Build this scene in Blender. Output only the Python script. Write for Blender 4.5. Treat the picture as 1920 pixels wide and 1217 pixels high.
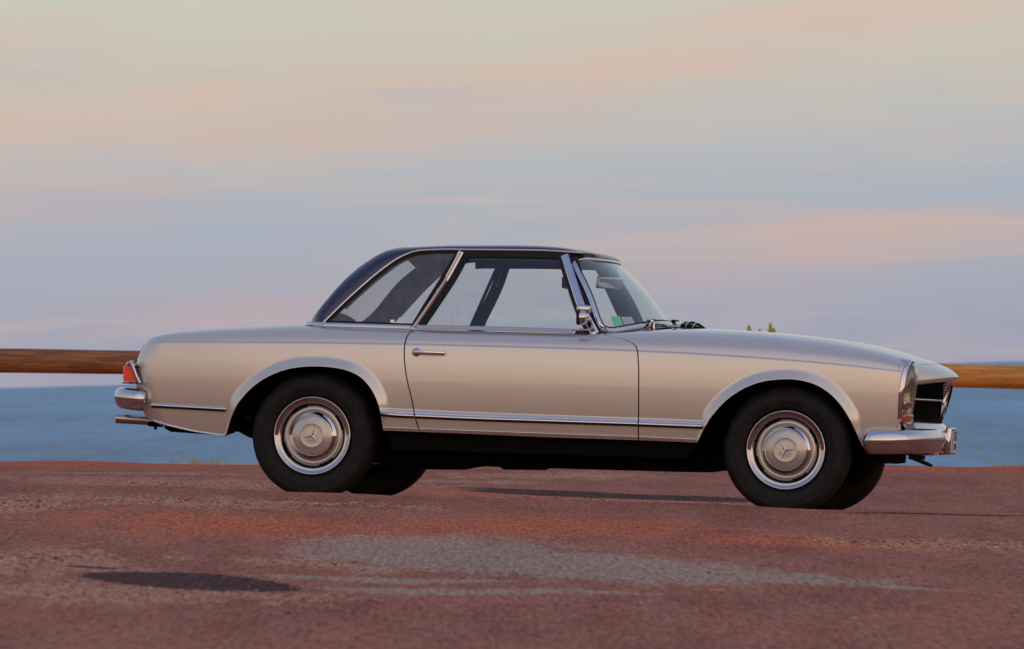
import bpy, bmesh, math, random
import numpy as np
from math import pi, sin, cos, radians
from mathutils import Vector, Matrix, Euler
from mathutils.geometry import delaunay_2d_cdt
random.seed(7)
for _o in list(bpy.data.objects): bpy.data.objects.remove(_o)
SC = bpy.context.scene
COL = SC.collection
# ------------------------------------------------------------------ camera
EYE = 0.66                                     # camera height above the datum (m)
cd = bpy.data.cameras.new('camera'); cam = bpy.data.objects.new('camera', cd); COL.objects.link(cam)
cd.sensor_width = 36; cd.lens = 200; cd.clip_start = 0.5; cd.clip_end = 200000
cd.dof.use_dof = True; cd.dof.focus_distance = 28.9; cd.dof.aperture_fstop = 11.0
cam.location = (0, 0, EYE)
_roll, _pit = 0.0264306, 0.0085832
_f = Vector((0, cos(_pit), sin(_pit))); _u0 = Vector((0, -sin(_pit), cos(_pit))); _r0 = Vector((1, 0, 0))
_r = _r0*cos(_roll) - _u0*sin(_roll); _u = _u0*cos(_roll) + _r0*sin(_roll)
cam.rotation_euler = Matrix((_r, _u, -_f)).transposed().to_euler()
SC.camera = cam
# ------------------------------------------------------------------ exposure
SC.view_settings.view_transform = 'Standard'; SC.view_settings.look = 'None'
SC.view_settings.exposure = 0.0; SC.view_settings.gamma = 1.0; SC.view_settings.use_curve_mapping = False
SC.render.engine = 'CYCLES'
# ------------------------------------------------------------------ node helper
class NT:
    def __init__(s, tree): s.t = tree; s.n = tree.nodes; s.l = tree.links
    def node(s, typ, **kw):
        n = s.n.new(typ)
        for k, v in kw.items(): setattr(n, k, v)
        return n
    def put(s, sock, v):
        if isinstance(v, bpy.types.NodeSocket): s.l.new(v, sock)
        elif v is not None: sock.default_value = v
    def math(s, op, a, b=None, c=None, clamp=False):
        n = s.node('ShaderNodeMath', operation=op, use_clamp=clamp)
        s.put(n.inputs[0], a)
        if b is not None: s.put(n.inputs[1], b)
        if c is not None: s.put(n.inputs[2], c)
        return n.outputs[0]
    def ramp(s, fac, stops, interp='LINEAR'):
        n = s.node('ShaderNodeValToRGB'); n.color_ramp.interpolation = interp
        e = n.color_ramp.elements
        while len(e) < len(stops): e.new(0.5)
        for q, (p, c) in zip(e, stops): q.position = p; q.color = (*c, 1) if len(c) == 3 else c
        s.put(n.inputs[0], fac); return n.outputs[0]
    def mix(s, fac, a, b, blend='MIX'):
        n = s.node('ShaderNodeMix', data_type='RGBA', blend_type=blend)
        s.put(n.inputs[0], fac); s.put(n.inputs[6], a if not isinstance(a, tuple) or len(a) == 4 else (*a, 1))
        s.put(n.inputs[7], b if not isinstance(b, tuple) or len(b) == 4 else (*b, 1)); return n.outputs[2]
    def noise(s, vec, scale, detail=4, rough=0.55, dist=0.0):
        n = s.node('ShaderNodeTexNoise'); s.put(n.inputs['Vector'], vec)
        n.inputs['Scale'].default_value = scale; n.inputs['Detail'].default_value = detail
        n.inputs['Roughness'].default_value = rough; n.inputs['Distortion'].default_value = dist
        return n.outputs['Fac']
    def mapr(s, v, a, b, c=0.0, d=1.0, typ='LINEAR'):
        n = s.node('ShaderNodeMapRange', interpolation_type=typ); s.put(n.inputs[0], v)
        for i, q in zip((1, 2, 3, 4), (a, b, c, d)): s.put(n.inputs[i], q)
        return n.outputs[0]
    def comb(s, x, y, z):
        n = s.node('ShaderNodeCombineXYZ')
        for i, q in enumerate((x, y, z)): s.put(n.inputs[i], q)
        return n.outputs[0]
    def sep(s, v):
        n = s.node('ShaderNodeSeparateXYZ'); s.put(n.inputs[0], v); return n.outputs
    def scale(s, v, sc):
        n = s.node('ShaderNodeVectorMath', operation='MULTIPLY'); s.put(n.inputs[0], v); n.inputs[1].default_value = sc
        return n.outputs[0]
def lin(r, g, b):
    f = lambda c: (c/255/12.92) if c/255 <= .04045 else ((c/255+.055)/1.055)**2.4
    return (f(r), f(g), f(b))
# ------------------------------------------------------------------ sky: dusk, the sun just gone behind the camera
SUN_EL, SUN_AZ = radians(3.0), radians(160)    # azimuth clockwise from +Y
wd = bpy.data.worlds.new('World'); SC.world = wd; wd.use_nodes = True
wd.node_tree.nodes.clear(); N = NT(wd.node_tree)
gen = N.node('ShaderNodeTexCoord').outputs['Generated']
gx, gy, gz = N.sep(gen)
el = N.math('MULTIPLY', N.math('ARCSINE', gz, clamp=False), 180/pi)          # elevation, degrees
az = N.math('MULTIPLY', N.math('ARCTAN2', gx, gy), 180/pi)                   # 0 = straight over the sea
def elpos(e): return math.sqrt(max(e, 0)/90.0)
elf = N.math('POWER', N.math('DIVIDE', N.math('MAXIMUM', el, 0.0), 90.0), 0.5)
anti = N.ramp(elf, [(0.0, lin(154,158,180)), (elpos(.35), lin(159,162,180)), (elpos(.9), lin(166,169,183)),
    (elpos(1.6), lin(168,176,188)), (elpos(2.4), lin(182,185,188)), (elpos(3.1), lin(196,193,182)), (elpos(4.0), lin(199,199,187)),
    (elpos(8), lin(186,196,196)), (elpos(18), lin(172,186,206)), (elpos(40), lin(150,166,204)), (1.0, lin(134,150,196))])
sunw = N.ramp(elf, [(0.0, lin(240,206,188)), (elpos(2), lin(246,214,196)), (elpos(7), lin(242,217,206)),
    (elpos(14), lin(226,212,212)), (elpos(24), lin(176,186,218)), (elpos(40), lin(140,158,206)), (1.0, lin(130,148,198))])
# sun-side weight from the azimuth
sd = Vector((sin(SUN_AZ), cos(SUN_AZ), 0))
dp = N.math('ADD', N.math('MULTIPLY', gx, sd.x), N.math('MULTIPLY', gy, sd.y))
wsun = N.mapr(dp, -0.55, 0.85, 0.0, 1.0, 'SMOOTHSTEP')
sky = N.mix(wsun, anti, sunw)
# high thin cloud streaks, on a plane overhead so that they flatten towards the horizon
zz = N.math('ADD', N.math('ABSOLUTE', gz), 0.055)
cv = N.comb(N.math('DIVIDE', gx, zz), N.math('DIVIDE', gy, zz), 0.0)
cn = N.noise(cv, 0.62, 8, 0.62, 0.9)
cm = N.mapr(cn, 0.50, 0.72, 0.0, 0.55, 'SMOOTHSTEP')
pink = N.mix(wsun, lin(206,180,170), lin(246,204,176))
cfade = N.mapr(el, 12.0, 45.0, 1.0, 0.12)
sky = N.mix(N.math('MULTIPLY', cm, cfade), sky, pink)
# the broad streaks that hang over the sea
wob = N.noise(N.comb(N.math('MULTIPLY', az, 0.30), N.math('MULTIPLY', el, 1.3), 3.1), 1.0, 5, 0.6)
wob2 = N.noise(N.comb(N.math('MULTIPLY', az, 0.60), N.math('MULTIPLY', el, 5.0), 7.7), 1.0, 8, 0.66, 0.5)
def streak(sky, a0, e0, wa, we, tilt, col, amt):
    da = N.math('SUBTRACT', az, a0)
    de = N.math('SUBTRACT', N.math('SUBTRACT', el, e0), N.math('MULTIPLY', da, tilt))
    de = N.math('ADD', de, N.math('MULTIPLY', N.math('SUBTRACT', wob, 0.5), 1.2*we + .25))
    q = N.math('ADD', N.math('POWER', N.math('ABSOLUTE', N.math('DIVIDE', da, wa)), 2.0), N.math('POWER', N.math('ABSOLUTE', N.math('DIVIDE', de, we)), 2.0))
    m = N.math('EXPONENT', N.math('MULTIPLY', q, -1.0))
    m = N.math('MULTIPLY', N.math('MULTIPLY', m, N.mapr(wob2, 0.32, 0.62, 0.25, 1.05)), amt)
    return N.mix(m, sky, col)
for st in [(-3.6, 2.65, 3.4, .55, .02, lin(208,182,168), .85), (-0.6, 2.55, 2.2, .28, .03, lin(200,180,172), .7),
           (1.3, 3.02, 1.9, .22, .06, lin(212,182,170), .85), (3.6, 3.50, 2.4, .28, .03, lin(208,184,174), .8),
           (-5.0, 3.35, 1.6, .20, .0, lin(207,186,170), .5), (3.5, 1.27, 1.9, .27, .05, lin(202,174,164), .95), (4.6, 1.42, 1.2, .10, -.02, lin(210,180,164), .7),
           (2.2, .95, 1.6, .16, .03, lin(190,168,170), .6), (-2.6, .72, 1.7, .20, .02, lin(192,168,170), .8),
           (-4.5, 1.75, 1.5, .20, .06, lin(192,172,172), .8), (4.6, 2.85, 1.6, .14, .0, lin(200,188,180), .5), (-1.2, 1.15, 1.4, .14, .05, lin(182,174,176), .5),
           (-3.5, .15, 4.0, .10, .0, lin(172,164,176), .5)]:
    sky = streak(sky, *st)
# finer, wispy structure
wob3 = N.noise(N.comb(N.math('MULTIPLY', az, 0.30), N.math('MULTIPLY', N.math('SUBTRACT', el, N.math('MULTIPLY', az, .035)), 1.9), 21.3), 1.0, 8, 0.55, 0.5)
wob4 = N.noise(N.comb(N.math('MULTIPLY', az, 1.1), N.math('MULTIPLY', N.math('SUBTRACT', el, N.math('MULTIPLY', az, .06)), 11.0), 5.3), 1.0, 8, 0.65, 0.4)
lowf = N.mapr(el, 20.0, 40.0, 1.0, 0.2)
warm = N.math('MULTIPLY', N.math('MULTIPLY', N.mapr(wob3, .49, .70, 0, .46, 'SMOOTHSTEP'), N.mapr(wob4, .28, .66, .55, 1.0)), lowf)
cool = N.math('MULTIPLY', N.mapr(wob3, .48, .32, 0, .38, 'SMOOTHSTEP'), lowf)
sky = N.mix(N.math('MULTIPLY', warm, N.mapr(el, 1.2, 2.8, .35, 1.0)), sky, N.mix(wsun, lin(212,188,174), lin(246,208,182)))
sky = N.mix(N.math('MULTIPLY', cool, N.mapr(el, 2.4, 3.6, 1.0, .35)), sky, N.mix(wsun, lin(164,176,194), lin(214,206,206)))
# a breath of the physical sky under it
nis = N.node('ShaderNodeTexSky', sky_type='NISHITA', sun_disc=False)
nis.sun_elevation = SUN_EL; nis.sun_rotation = SUN_AZ; nis.altitude = 20; nis.dust_density = 2.0
add = N.node('ShaderNodeMix', data_type='RGBA', blend_type='ADD'); add.inputs[0].default_value = 0.01
N.put(add.inputs[6], sky); N.put(add.inputs[7], nis.outputs[0])
gam = N.node('ShaderNodeHueSaturation'); gam.inputs['Saturation'].default_value = 1.0; gam.inputs['Value'].default_value = 1.0
N.put(gam.inputs['Color'], add.outputs[2])
bg = N.node('ShaderNodeBackground'); bg.inputs[1].default_value = 1.0; N.put(bg.inputs[0], gam.outputs[0])
N.l.new(bg.outputs[0], N.node('ShaderNodeOutputWorld').inputs[0])
# ------------------------------------------------------------------ the last soft sunlight
sl = bpy.data.lights.new('sun', 'SUN'); sl.energy = 0.5; sl.angle = radians(100); sl.color = (1.0, 0.80, 0.60)
so = bpy.data.objects.new('sun', sl); COL.objects.link(so)
_se = radians(9)
so.rotation_euler = Vector((-sin(SUN_AZ)*cos(_se), -cos(SUN_AZ)*cos(_se), -sin(_se))).to_track_quat('-Z', 'Y').to_euler()
# ------------------------------------------------------------------ object helpers
def tag(o, label=None, cat=None, group=None, kind=None):
    for k, v in (('label', label), ('category', cat), ('group', group), ('kind', kind)):
        if v: o[k] = v
    return o
def empty(name, M):
    o = bpy.data.objects.new(name, None); COL.objects.link(o); o.empty_display_size = .2; o.matrix_world = M; return o
def link(name, me, parent=None):
    o = bpy.data.objects.new(name, me); COL.objects.link(o)
    if parent: o.parent = parent
    return o
def mesh(name, V, F, mat, parent=None, smooth=True, normals=None, angle=None, mats=None, mi=None):
    me = bpy.data.meshes.new(name); me.from_pydata([tuple(map(float, v)) for v in V], [], F)
    for m in (mats or [mat]): me.materials.append(m)
    if mi is not None: me.polygons.foreach_set('material_index', mi)
    me.polygons.foreach_set('use_smooth', [smooth]*len(me.polygons))
    me.update()
    if angle is not None: me.set_sharp_from_angle(angle=radians(angle))
    if normals is not None: me.normals_split_custom_set_from_vertices([tuple(map(float, n)) for n in normals])
    return link(name, me, parent)
class MB:
    """collects simple solids into one mesh"""
    def __init__(s): s.V = []; s.F = []
    def add(s, V, F):
        b = len(s.V); s.V += [tuple(v) for v in V]; s.F += [tuple(i+b for i in f) for f in F]; return s
    def box(s, c, d, M=None):
        x, y, z = c; a, b, e = d[0]/2, d[1]/2, d[2]/2
        V = [Vector((x+i*a, y+j*b, z+k*e)) for i in (-1, 1) for j in (-1, 1) for k in (-1, 1)]
        if M: V = [M @ v for v in V]
        return s.add(V, [(0,1,3,2), (4,6,7,5), (0,4,5,1), (2,3,7,6), (0,2,6,4), (1,5,7,3)])
    def tube(s, pts, r, n=8, cap=True):
        pts = [Vector(p) for p in pts]; R = r if hasattr(r, '__len__') else [r]*len(pts)
        V = []; F = []; up = None
        for i, p in enumerate(pts):
            t = (pts[min(i+1, len(pts)-1)] - pts[max(i-1, 0)]).normalized()
            if up is None: up = t.orthogonal().normalized()
            up = (up - t*up.dot(t)).normalized(); bi = t.cross(up)
            for k in range(n):
                a = 2*pi*k/n; V.append(p + (up*cos(a) + bi*sin(a))*R[i])
        for i in range(len(pts)-1):
            for k in range(n):
                F.append((i*n+k, i*n+(k+1) % n, (i+1)*n+(k+1) % n, (i+1)*n+k))
        if cap: F.append(tuple(range(n-1, -1, -1))); F.append(tuple((len(pts)-1)*n+k for k in range(n)))
        return s.add(V, F)
    def sweep(s, pts, nrm, prof, closed_path=False, cap=True):
        """profile points (along nrm, along side) carried along pts"""
        pts = [Vector(p) for p in pts]; n = len(prof); m = len(pts); V = []; F = []
        for i, p in enumerate(pts):
            if closed_path: t = (pts[(i+1) % m] - pts[i-1]).normalized()
            else: t = (pts[min(i+1, m-1)] - pts[max(i-1, 0)]).normalized()
            nn = Vector(nrm[i]); nn = (nn - t*nn.dot(t)).normalized(); b = t.cross(nn)
            for (a, c) in prof: V.append(p + nn*a + b*c)
        for i in range(m if closed_path else m-1):
            j = (i+1) % m
            for k in range(n): F.append((i*n+k, i*n+(k+1) % n, j*n+(k+1) % n, j*n+k))
        if cap and not closed_path: F.append(tuple(range(n-1, -1, -1))); F.append(tuple((m-1)*n+k for k in range(n)))
        return s.add(V, F)
    def lathe(s, prof, n=64, M=None, a0=0, a1=2*pi):
        """prof: (radius, height along local Y); axis = Y"""
        V = []; F = []; full = abs(a1-a0-2*pi) < 1e-6; m = n if full else n+1
        for i in range(m):
            a = a0 + (a1-a0)*i/n
            for (r, h) in prof:
                v = Vector((r*cos(a), h, r*sin(a))); V.append(M @ v if M else v)
        k = len(prof)
        for i in range(n):
            j = (i+1) % m
            for q in range(k-1): F.append((i*k+q, i*k+q+1, j*k+q+1, j*k+q))
        return s.add(V, F)
    def build(s, name, mat, parent=None, smooth=True, angle=35, flip=False):
        bm = bmesh.new(); vs = [bm.verts.new(v) for v in s.V]
        for f in s.F:
            try: bm.faces.new([vs[i] for i in f])
            except ValueError: pass
        bmesh.ops.remove_doubles(bm, verts=bm.verts, dist=1e-6)
        bmesh.ops.recalc_face_normals(bm, faces=bm.faces)
        me = bpy.data.meshes.new(name); bm.to_mesh(me); bm.free(); me.materials.append(mat)
        me.polygons.foreach_set('use_smooth', [smooth]*len(me.polygons)); me.update()
        if smooth: me.set_sharp_from_angle(angle=radians(angle))
        return link(name, me, parent)
def bevel(o, w, seg=2):
    bm = bmesh.new(); bm.from_mesh(o.data)
    es = [e for e in bm.edges if len(e.link_faces) == 2 and e.calc_face_angle(0) > radians(35)]
    bmesh.ops.bevel(bm, geom=es, offset=w, segments=seg, affect='EDGES', profile=.5, clamp_overlap=True)
    bm.to_mesh(o.data); bm.free(); o.data.polygons.foreach_set('use_smooth', [True]*len(o.data.polygons))
    o.data.set_sharp_from_angle(angle=radians(35)); return o
# ------------------------------------------------------------------ materials
def material(name): 
    m = bpy.data.materials.new(name); m.use_nodes = True
    b = m.node_tree.nodes['Principled BSDF']; return m, NT(m.node_tree), b
def simple(name, col, rough=.5, metal=0.0, coat=0.0, spec=.5, var=0.0, vscale=20, bump=0.0, bscale=200, trans=0.0, ior=1.5):
    m, n, b = material(name)
    b.inputs['Roughness'].default_value = rough; b.inputs['Metallic'].default_value = metal
    b.inputs['Coat Weight'].default_value = coat; b.inputs['Coat Roughness'].default_value = .03
    b.inputs['Specular IOR Level'].default_value = spec; b.inputs['Transmission Weight'].default_value = trans; b.inputs['IOR'].default_value = ior
    oc = n.node('ShaderNodeTexCoord').outputs['Object']
    if var:
        f = n.noise(oc, vscale, 5, .6)
        n.put(b.inputs['Base Color'], n.mix(f, tuple(c*(1-var) for c in col), tuple(min(1, c*(1+var)) for c in col)))
        n.put(b.inputs['Roughness'], n.mapr(f, .3, .7, rough*(1-.3*var), min(1, rough*(1+.5*var))))
    else: b.inputs['Base Color'].default_value = (*col, 1)
    if bump:
        bn = n.node('ShaderNodeBump'); bn.inputs['Strength'].default_value = bump; bn.inputs['Distance'].default_value = .002
        n.put(bn.inputs['Height'], n.noise(oc, bscale, 3)); n.l.new(bn.outputs[0], b.inputs['Normal'])
    return m
def paint(name, col, metal, rough, coat=1.0, dust=.12):
    m, n, b = material(name)
    oc = n.node('ShaderNodeTexCoord').outputs['Object']
    f = n.noise(oc, 3.0, 5, .6)
    c = n.mix(n.mapr(f, .3, .7), tuple(x*.985 for x in col), tuple(x*1.015 for x in col))
    # road dust near the sills
    z = n.sep(oc)[2]
    d = n.math('MULTIPLY', n.mapr(z, .62, .30, 0, 1), n.mapr(n.noise(oc, 9, 5, .6), .35, .75, 0, 1))
    d = n.math('ADD', n.math('MULTIPLY', d, dust), n.math('MULTIPLY', n.mapr(f, .5, .8), .03))
    n.put(b.inputs['Base Color'], n.mix(d, c, (.25, .19, .15)))
    b.inputs['Metallic'].default_value = metal
    n.put(b.inputs['Roughness'], n.math('ADD', n.math('MULTIPLY', d, .5), rough))
    b.inputs['Coat Weight'].default_value = coat
    b.inputs['Coat Roughness'].default_value = .03
    return m
MAT = {}
MAT['paint'] = paint('beige_paint', (.640, .582, .488), .62, .290)
MAT['navy'] = paint('navy_paint', (.008, .013, .048), 0.0, .38, .45, dust=0)
MAT['chrome'] = simple('chrome', (.58, .56, .57), .05, 1.0)
MAT['ring'] = simple('ring_chrome', (.46, .45, .45), .06, 1.0)
MAT['brushed'] = simple('worn_chrome', (.62, .60, .58), .16, 1.0, var=.1, vscale=30)
MAT['tyre'] = simple('tyre_rubber', (.012, .0105, .009), .65, 0, spec=.22, var=.45, vscale=14, bump=.25, bscale=120)
def tyre_mat():
    m, n, b = material('tyre_rubber'); oc = n.node('ShaderNodeTexCoord').outputs['Object']
    f = n.noise(oc, 11, 6, .68); g_ = n.noise(oc, 60, 4, .6)
    c = n.mix(n.mapr(f, .48, .78, 0, .75), (.0095, .0085, .0075), (.040, .029, .020)); c = n.mix(n.mapr(g_, .58, .75, 0, .4), c, (.05, .04, .03))
    n.put(b.inputs['Base Color'], c); n.put(b.inputs['Roughness'], n.mapr(f, .3, .7, .50, .8)); b.inputs['Specular IOR Level'].default_value = .22
    bn = n.node('ShaderNodeBump'); bn.inputs['Strength'].default_value = .4; bn.inputs['Distance'].default_value = .002
    n.put(bn.inputs['Height'], n.noise(oc, 90, 4)); n.l.new(bn.outputs[0], b.inputs['Normal']); return m
MAT['tyre'] = tyre_mat()
MAT['black'] = simple('black_rubber', (.006, .006, .006), .55, 0, spec=.25)
MAT['under'] = simple('underseal', (.0045, .004, .0035), .9, 0, spec=.08, var=.4, vscale=10)
MAT['dark'] = simple('dark_trim', (.012, .012, .013), .6, 0, spec=.3)
MAT['cloth'] = simple('roof_lining', (.045, .047, .055), .95, 0, spec=.1, var=.12, vscale=60, bump=.4, bscale=400)
MAT['hub'] = paint('wheel_paint', (.50, .452, .362), .55, .290, dust=.0)
MAT['amber'] = simple('amber_plastic', (.42, .07, .018), .25, coat=.6)
MAT['red'] = simple('red_plastic', (.95, .060, .010), .25, coat=.15, spec=.3)
MAT['reflector'] = simple('lamp_reflector', (.62, .58, .48), .18, 1.0)
MAT['plate'] = simple('plate_white', (.62, .62, .60), .4)
MAT['blue'] = simple('plate_blue', (.02, .06, .30), .4)
MAT['steel'] = simple('exhaust_steel', (.42, .37, .34), .22, 1.0, var=.2, vscale=40)
MAT['green'] = simple('green_paper', (.22, .68, .36), .6)
MAT['paper'] = simple('pale_paper', (.45, .50, .52), .6)
def glassmat(name, tint, refl, dirt=0.0, rough=0.0):
    m, n, b = material(name); n.n.remove(b); out = n.n['Material Output']
    tr = n.node('ShaderNodeBsdfTransparent'); tr.inputs[0].default_value = (*tint, 1)
    gl = n.node('ShaderNodeBsdfGlossy'); gl.inputs['Roughness'].default_value = rough; gl.inputs[0].default_value = (.95, 1, 1, 1)
    ge = n.node('ShaderNodeNewGeometry'); dt = n.node('ShaderNodeVectorMath', operation='DOT_PRODUCT')
    n.l.new(ge.outputs['Normal'], dt.inputs[0]); n.l.new(ge.outputs['Incoming'], dt.inputs[1])
    sch = n.math('POWER', n.math('SUBTRACT', 1.0, n.math('ABSOLUTE', dt.outputs['Value']), clamp=True), 5.0)
    fr = n.math('ADD', n.math('MULTIPLY', sch, .90), .05)
    mx = n.node('ShaderNodeMixShader'); n.put(mx.inputs[0], n.math('MULTIPLY', fr, refl, clamp=True))
    n.l.new(tr.outputs[0], mx.inputs[1]); n.l.new(gl.outputs[0], mx.inputs[2]); res = mx.outputs[0]
    if dirt:
        df = n.node('ShaderNodeBsdfDiffuse'); df.inputs[0].default_value = (.5, .52, .5, 1)
        oc = n.node('ShaderNodeTexCoord').outputs['Object']
        f = n.noise(n.scale(oc, (9, 9, 3)), 3, 6, .7)
        m2 = n.node('ShaderNodeMixShader'); n.put(m2.inputs[0], n.mapr(f, .20, .85, dirt*.25, dirt*.9))
        n.l.new(res, m2.inputs[1]); n.l.new(df.outputs[0], m2.inputs[2]); res = m2.outputs[0]
    n.l.new(res, out.inputs[0]); return m
MAT['glass'] = glassmat('window_glass', (.93, .965, .95), 1.0, .05)
MAT['dusty'] = glassmat('dusty_glass', (.93, .97, .98), 1.0, .26)
MAT['screen'] = glassmat('windscreen_glass', (.88, .95, .92), 1.3, .06)
MAT['lens'] = glassmat('lens_glass', (.80, .80, .76), 1.8, .05, .02)
# ------------------------------------------------------------------ ground
def sm(a, b, x):
    t = np.clip((x-a)/(b-a), 0, 1); return t*t*(3-2*t)
WX, WP, WZ = (-1.0246, 28.665), (0, 0), 0
def plane_z(x, y):          # plane through the four tyre contacts (datum: eye level = 0)
    # z = a + b x + c y
    return -.6056 + PB*(x+1.02456) + PC*(y-28.66467)
_A = np.array([[1.33273+1.02456, 28.23280-28.66467], [-.75619+1.02456, 30.14004-28.66467]])
PB, PC = np.linalg.solve(_A, np.array([-.734646+.6056, -.640747+.6056]))
_rs = np.random.RandomState(4)
_W = [(_rs.uniform(.25, 1.4), _rs.uniform(.10, .5), _rs.uniform(0, 6.28), _rs.uniform(.2, 1)) for _ in range(16)]
def edge_y(x): return 45.6 + .10*x + .30*np.sin(x*.9+1) + .12*np.sin(x*3.1) + .05*np.sin(x*7.7+2)
def ground_z(x, y):
    x = np.asarray(x, float); y = np.asarray(y, float)
    xc = np.clip(x, -14, 14)
    P = plane_z(xc, y)
    zr = plane_z(xc, np.full_like(y, 27.35)) + .020 + .004*np.sin(xc*3.0) + .003*np.sin(xc*7.1+1)     # low swell before the car
    zr = zr + .021*np.exp(-((y-27.35)/1.0)**2)
    front = zr + (-.632+.0*xc - (-.585))*sm(26.8, 14, y) - .02*sm(14, 2, y)
    z = front + (P-front)*sm(27.5, 28.25, y)
    c46 = -.736 - .031*xc
    back = P + (c46 - plane_z(xc, np.full_like(y, 46.0)) - PC*(y-46)*.0)*0
    p31 = plane_z(xc, np.full_like(y, 31.0))
    t = sm(31, 46, y)
    z = np.where(y > 31, p31 + PC*1.8*(1-np.exp(-(np.maximum(y-31, 0))/1.8))*(1-t) + (c46-p31)*t, z)
    un = sum(a*np.sin(x*fx*2.2+ph)*np.sin(y*fy*1.7+ph*1.7) for fx, fy, ph, a in _W)
    amp = .0016 + .004*sm(33, 45, y) + .004*sm(24, 16, y)
    z = z + un*amp*(1-np.exp(-((y-29)/2.0)**4))
    e = edge_y(x)
    z = z + .035*np.exp(-((y-e+.5)/.5)**2)*(.6+.4*np.sin(x*2.3)*np.sin(x*.7+1))     # crumbling lip
    d = np.maximum(y-e, 0)
    z = z - np.where(d > 0, .04*d + 1.1*d**1.5/(1+.15*d), 0)
    return np.maximum(z, -13.5) + EYE
def fieldmask(x, y):
    """dry-dirt, asphalt (with a painted tyre shadow) and orange areas (signed: > 0 inside), soft values that the material breaks up with noise"""
    def blob(cx, cy, rx, ry, rot=0.0, p=2.0):
        dx = x-cx; dy = y-cy - rot*dx
        return 1-(np.abs(dx/rx)**p+np.abs(dy/ry)**p)**(1/p)
    grey = np.maximum.reduce([blob(-.32, 20.6, .55, 1.9, .0), blob(.22, 19.4, .75, 1.4, -.6), blob(.70, 18.9, .55, .70, -.4), blob(1.25, 18.5, .22, .16),
        blob(-.42, 17.9, .45, .22, .3), blob(-.25, 17.2, .40, .22), blob(.18, 17.3, .25, .14), 
        blob(1.0, 12.75, .62, .62, .5)])
    tan = np.maximum.reduce([blob(-2.2, 34.5, 1.3, 2.2), blob(-1.0, 35.5, .9, .8), blob(-2.6, 38.5, .9, 1.0), blob(-.3, 38.0, .5, 1.2), blob(.2, 41, 1.0, 1.5), blob(-1.45, 25.6, .7, .8), blob(-.9, 26.0, .7, .35), blob(-2.15, 24.5, .35, 1.6),
        blob(-1.5, 28.6, .9, .25), blob(-1.15, 16.4, .85, .8), blob(-1.6, 18.5, .5, 1.4), blob(-.62, 18.9, .35, .5), blob(1.9, 23.0, .9, .8), blob(.6, 32, .8, 1.2)])
    dark = np.maximum.reduce([blob(-1.00, 17.28, .365, .58, -.85, 1.6), blob(-1.36, 18.15, .10, .08, -.6), blob(.62, 34.1, .92, .95, -.35, 2.5), blob(.1, 35.2, .5, .25), blob(-.72, 30.6, .5, .5), blob(1.55, 30.4, .6, .5), blob(2.05, 27.1, .50, .10, .15)])  # last blob is a painted strip: tyre shadow and crack beside the front wheel
    orange = np.maximum.reduce([blob(-1.1, 22.8, 1.0, 2.2), blob(.2, 23.8, 1.0, 1.8), blob(-.5, 22.4, .8, 1.6), blob(.35, 33.0, 1.4, 2.0), blob(1.1, 22.8, .8, 1.2),
        1.6-np.abs(y-edge_y(x)+.6)/1.1, blob(-1.9, 31, .8, 1.2)])
    return grey, tan, dark, orange
def build_ground():
    def grid(xs, ys):
        X, Y = np.meshgrid(xs, ys); return X, Y
    ys = np.concatenate([np.arange(-60, 8, 2.0), np.arange(8, 11.5, .35), np.arange(11.5, 27, .05), np.arange(27, 31, .035), np.arange(31, 43, .08),
                         np.arange(43, 48, .05), np.arange(48, 60, .5), [62, 66, 70, 76]])
    xs = np.concatenate([-np.arange(6.0, 80, 4.0)[::-1], np.arange(-5.9, -2.6, .10), np.arange(-2.6, 2.8, .022), np.arange(2.8, 6.0, .10), np.arange(6.0, 80, 4.0)])
    X, Y = grid(xs, ys); Z = ground_z(X, Y)
    ny, nx = X.shape
    V = np.stack([X.ravel(), Y.ravel(), Z.ravel()], 1)
    i = np.arange(ny-1)[:, None]*nx + np.arange(nx-1)[None]; i = i.ravel()
    F = np.stack([i, i+1, i+nx+1, i+nx], 1)
    me = bpy.data.meshes.new('ground'); me.vertices.add(len(V)); me.vertices.foreach_set('co', V.ravel())
    me.loops.add(F.size); me.loops.foreach_set('vertex_index', F.ravel()); me.polygons.add(len(F))
    me.polygons.foreach_set('loop_start', np.arange(0, F.size, 4)); me.polygons.foreach_set('loop_total', np.full(len(F), 4))
    me.update(calc_edges=True); me.polygons.foreach_set('use_smooth', [True]*len(F))
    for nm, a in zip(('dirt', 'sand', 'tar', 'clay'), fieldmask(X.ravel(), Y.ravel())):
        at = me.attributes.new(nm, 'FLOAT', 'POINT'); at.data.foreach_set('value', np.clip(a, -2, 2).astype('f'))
    me.materials.append(ground_mat()); return tag(link('ground', me), kind='structure', label='weathered red and grey parking ground of worn asphalt')
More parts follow.
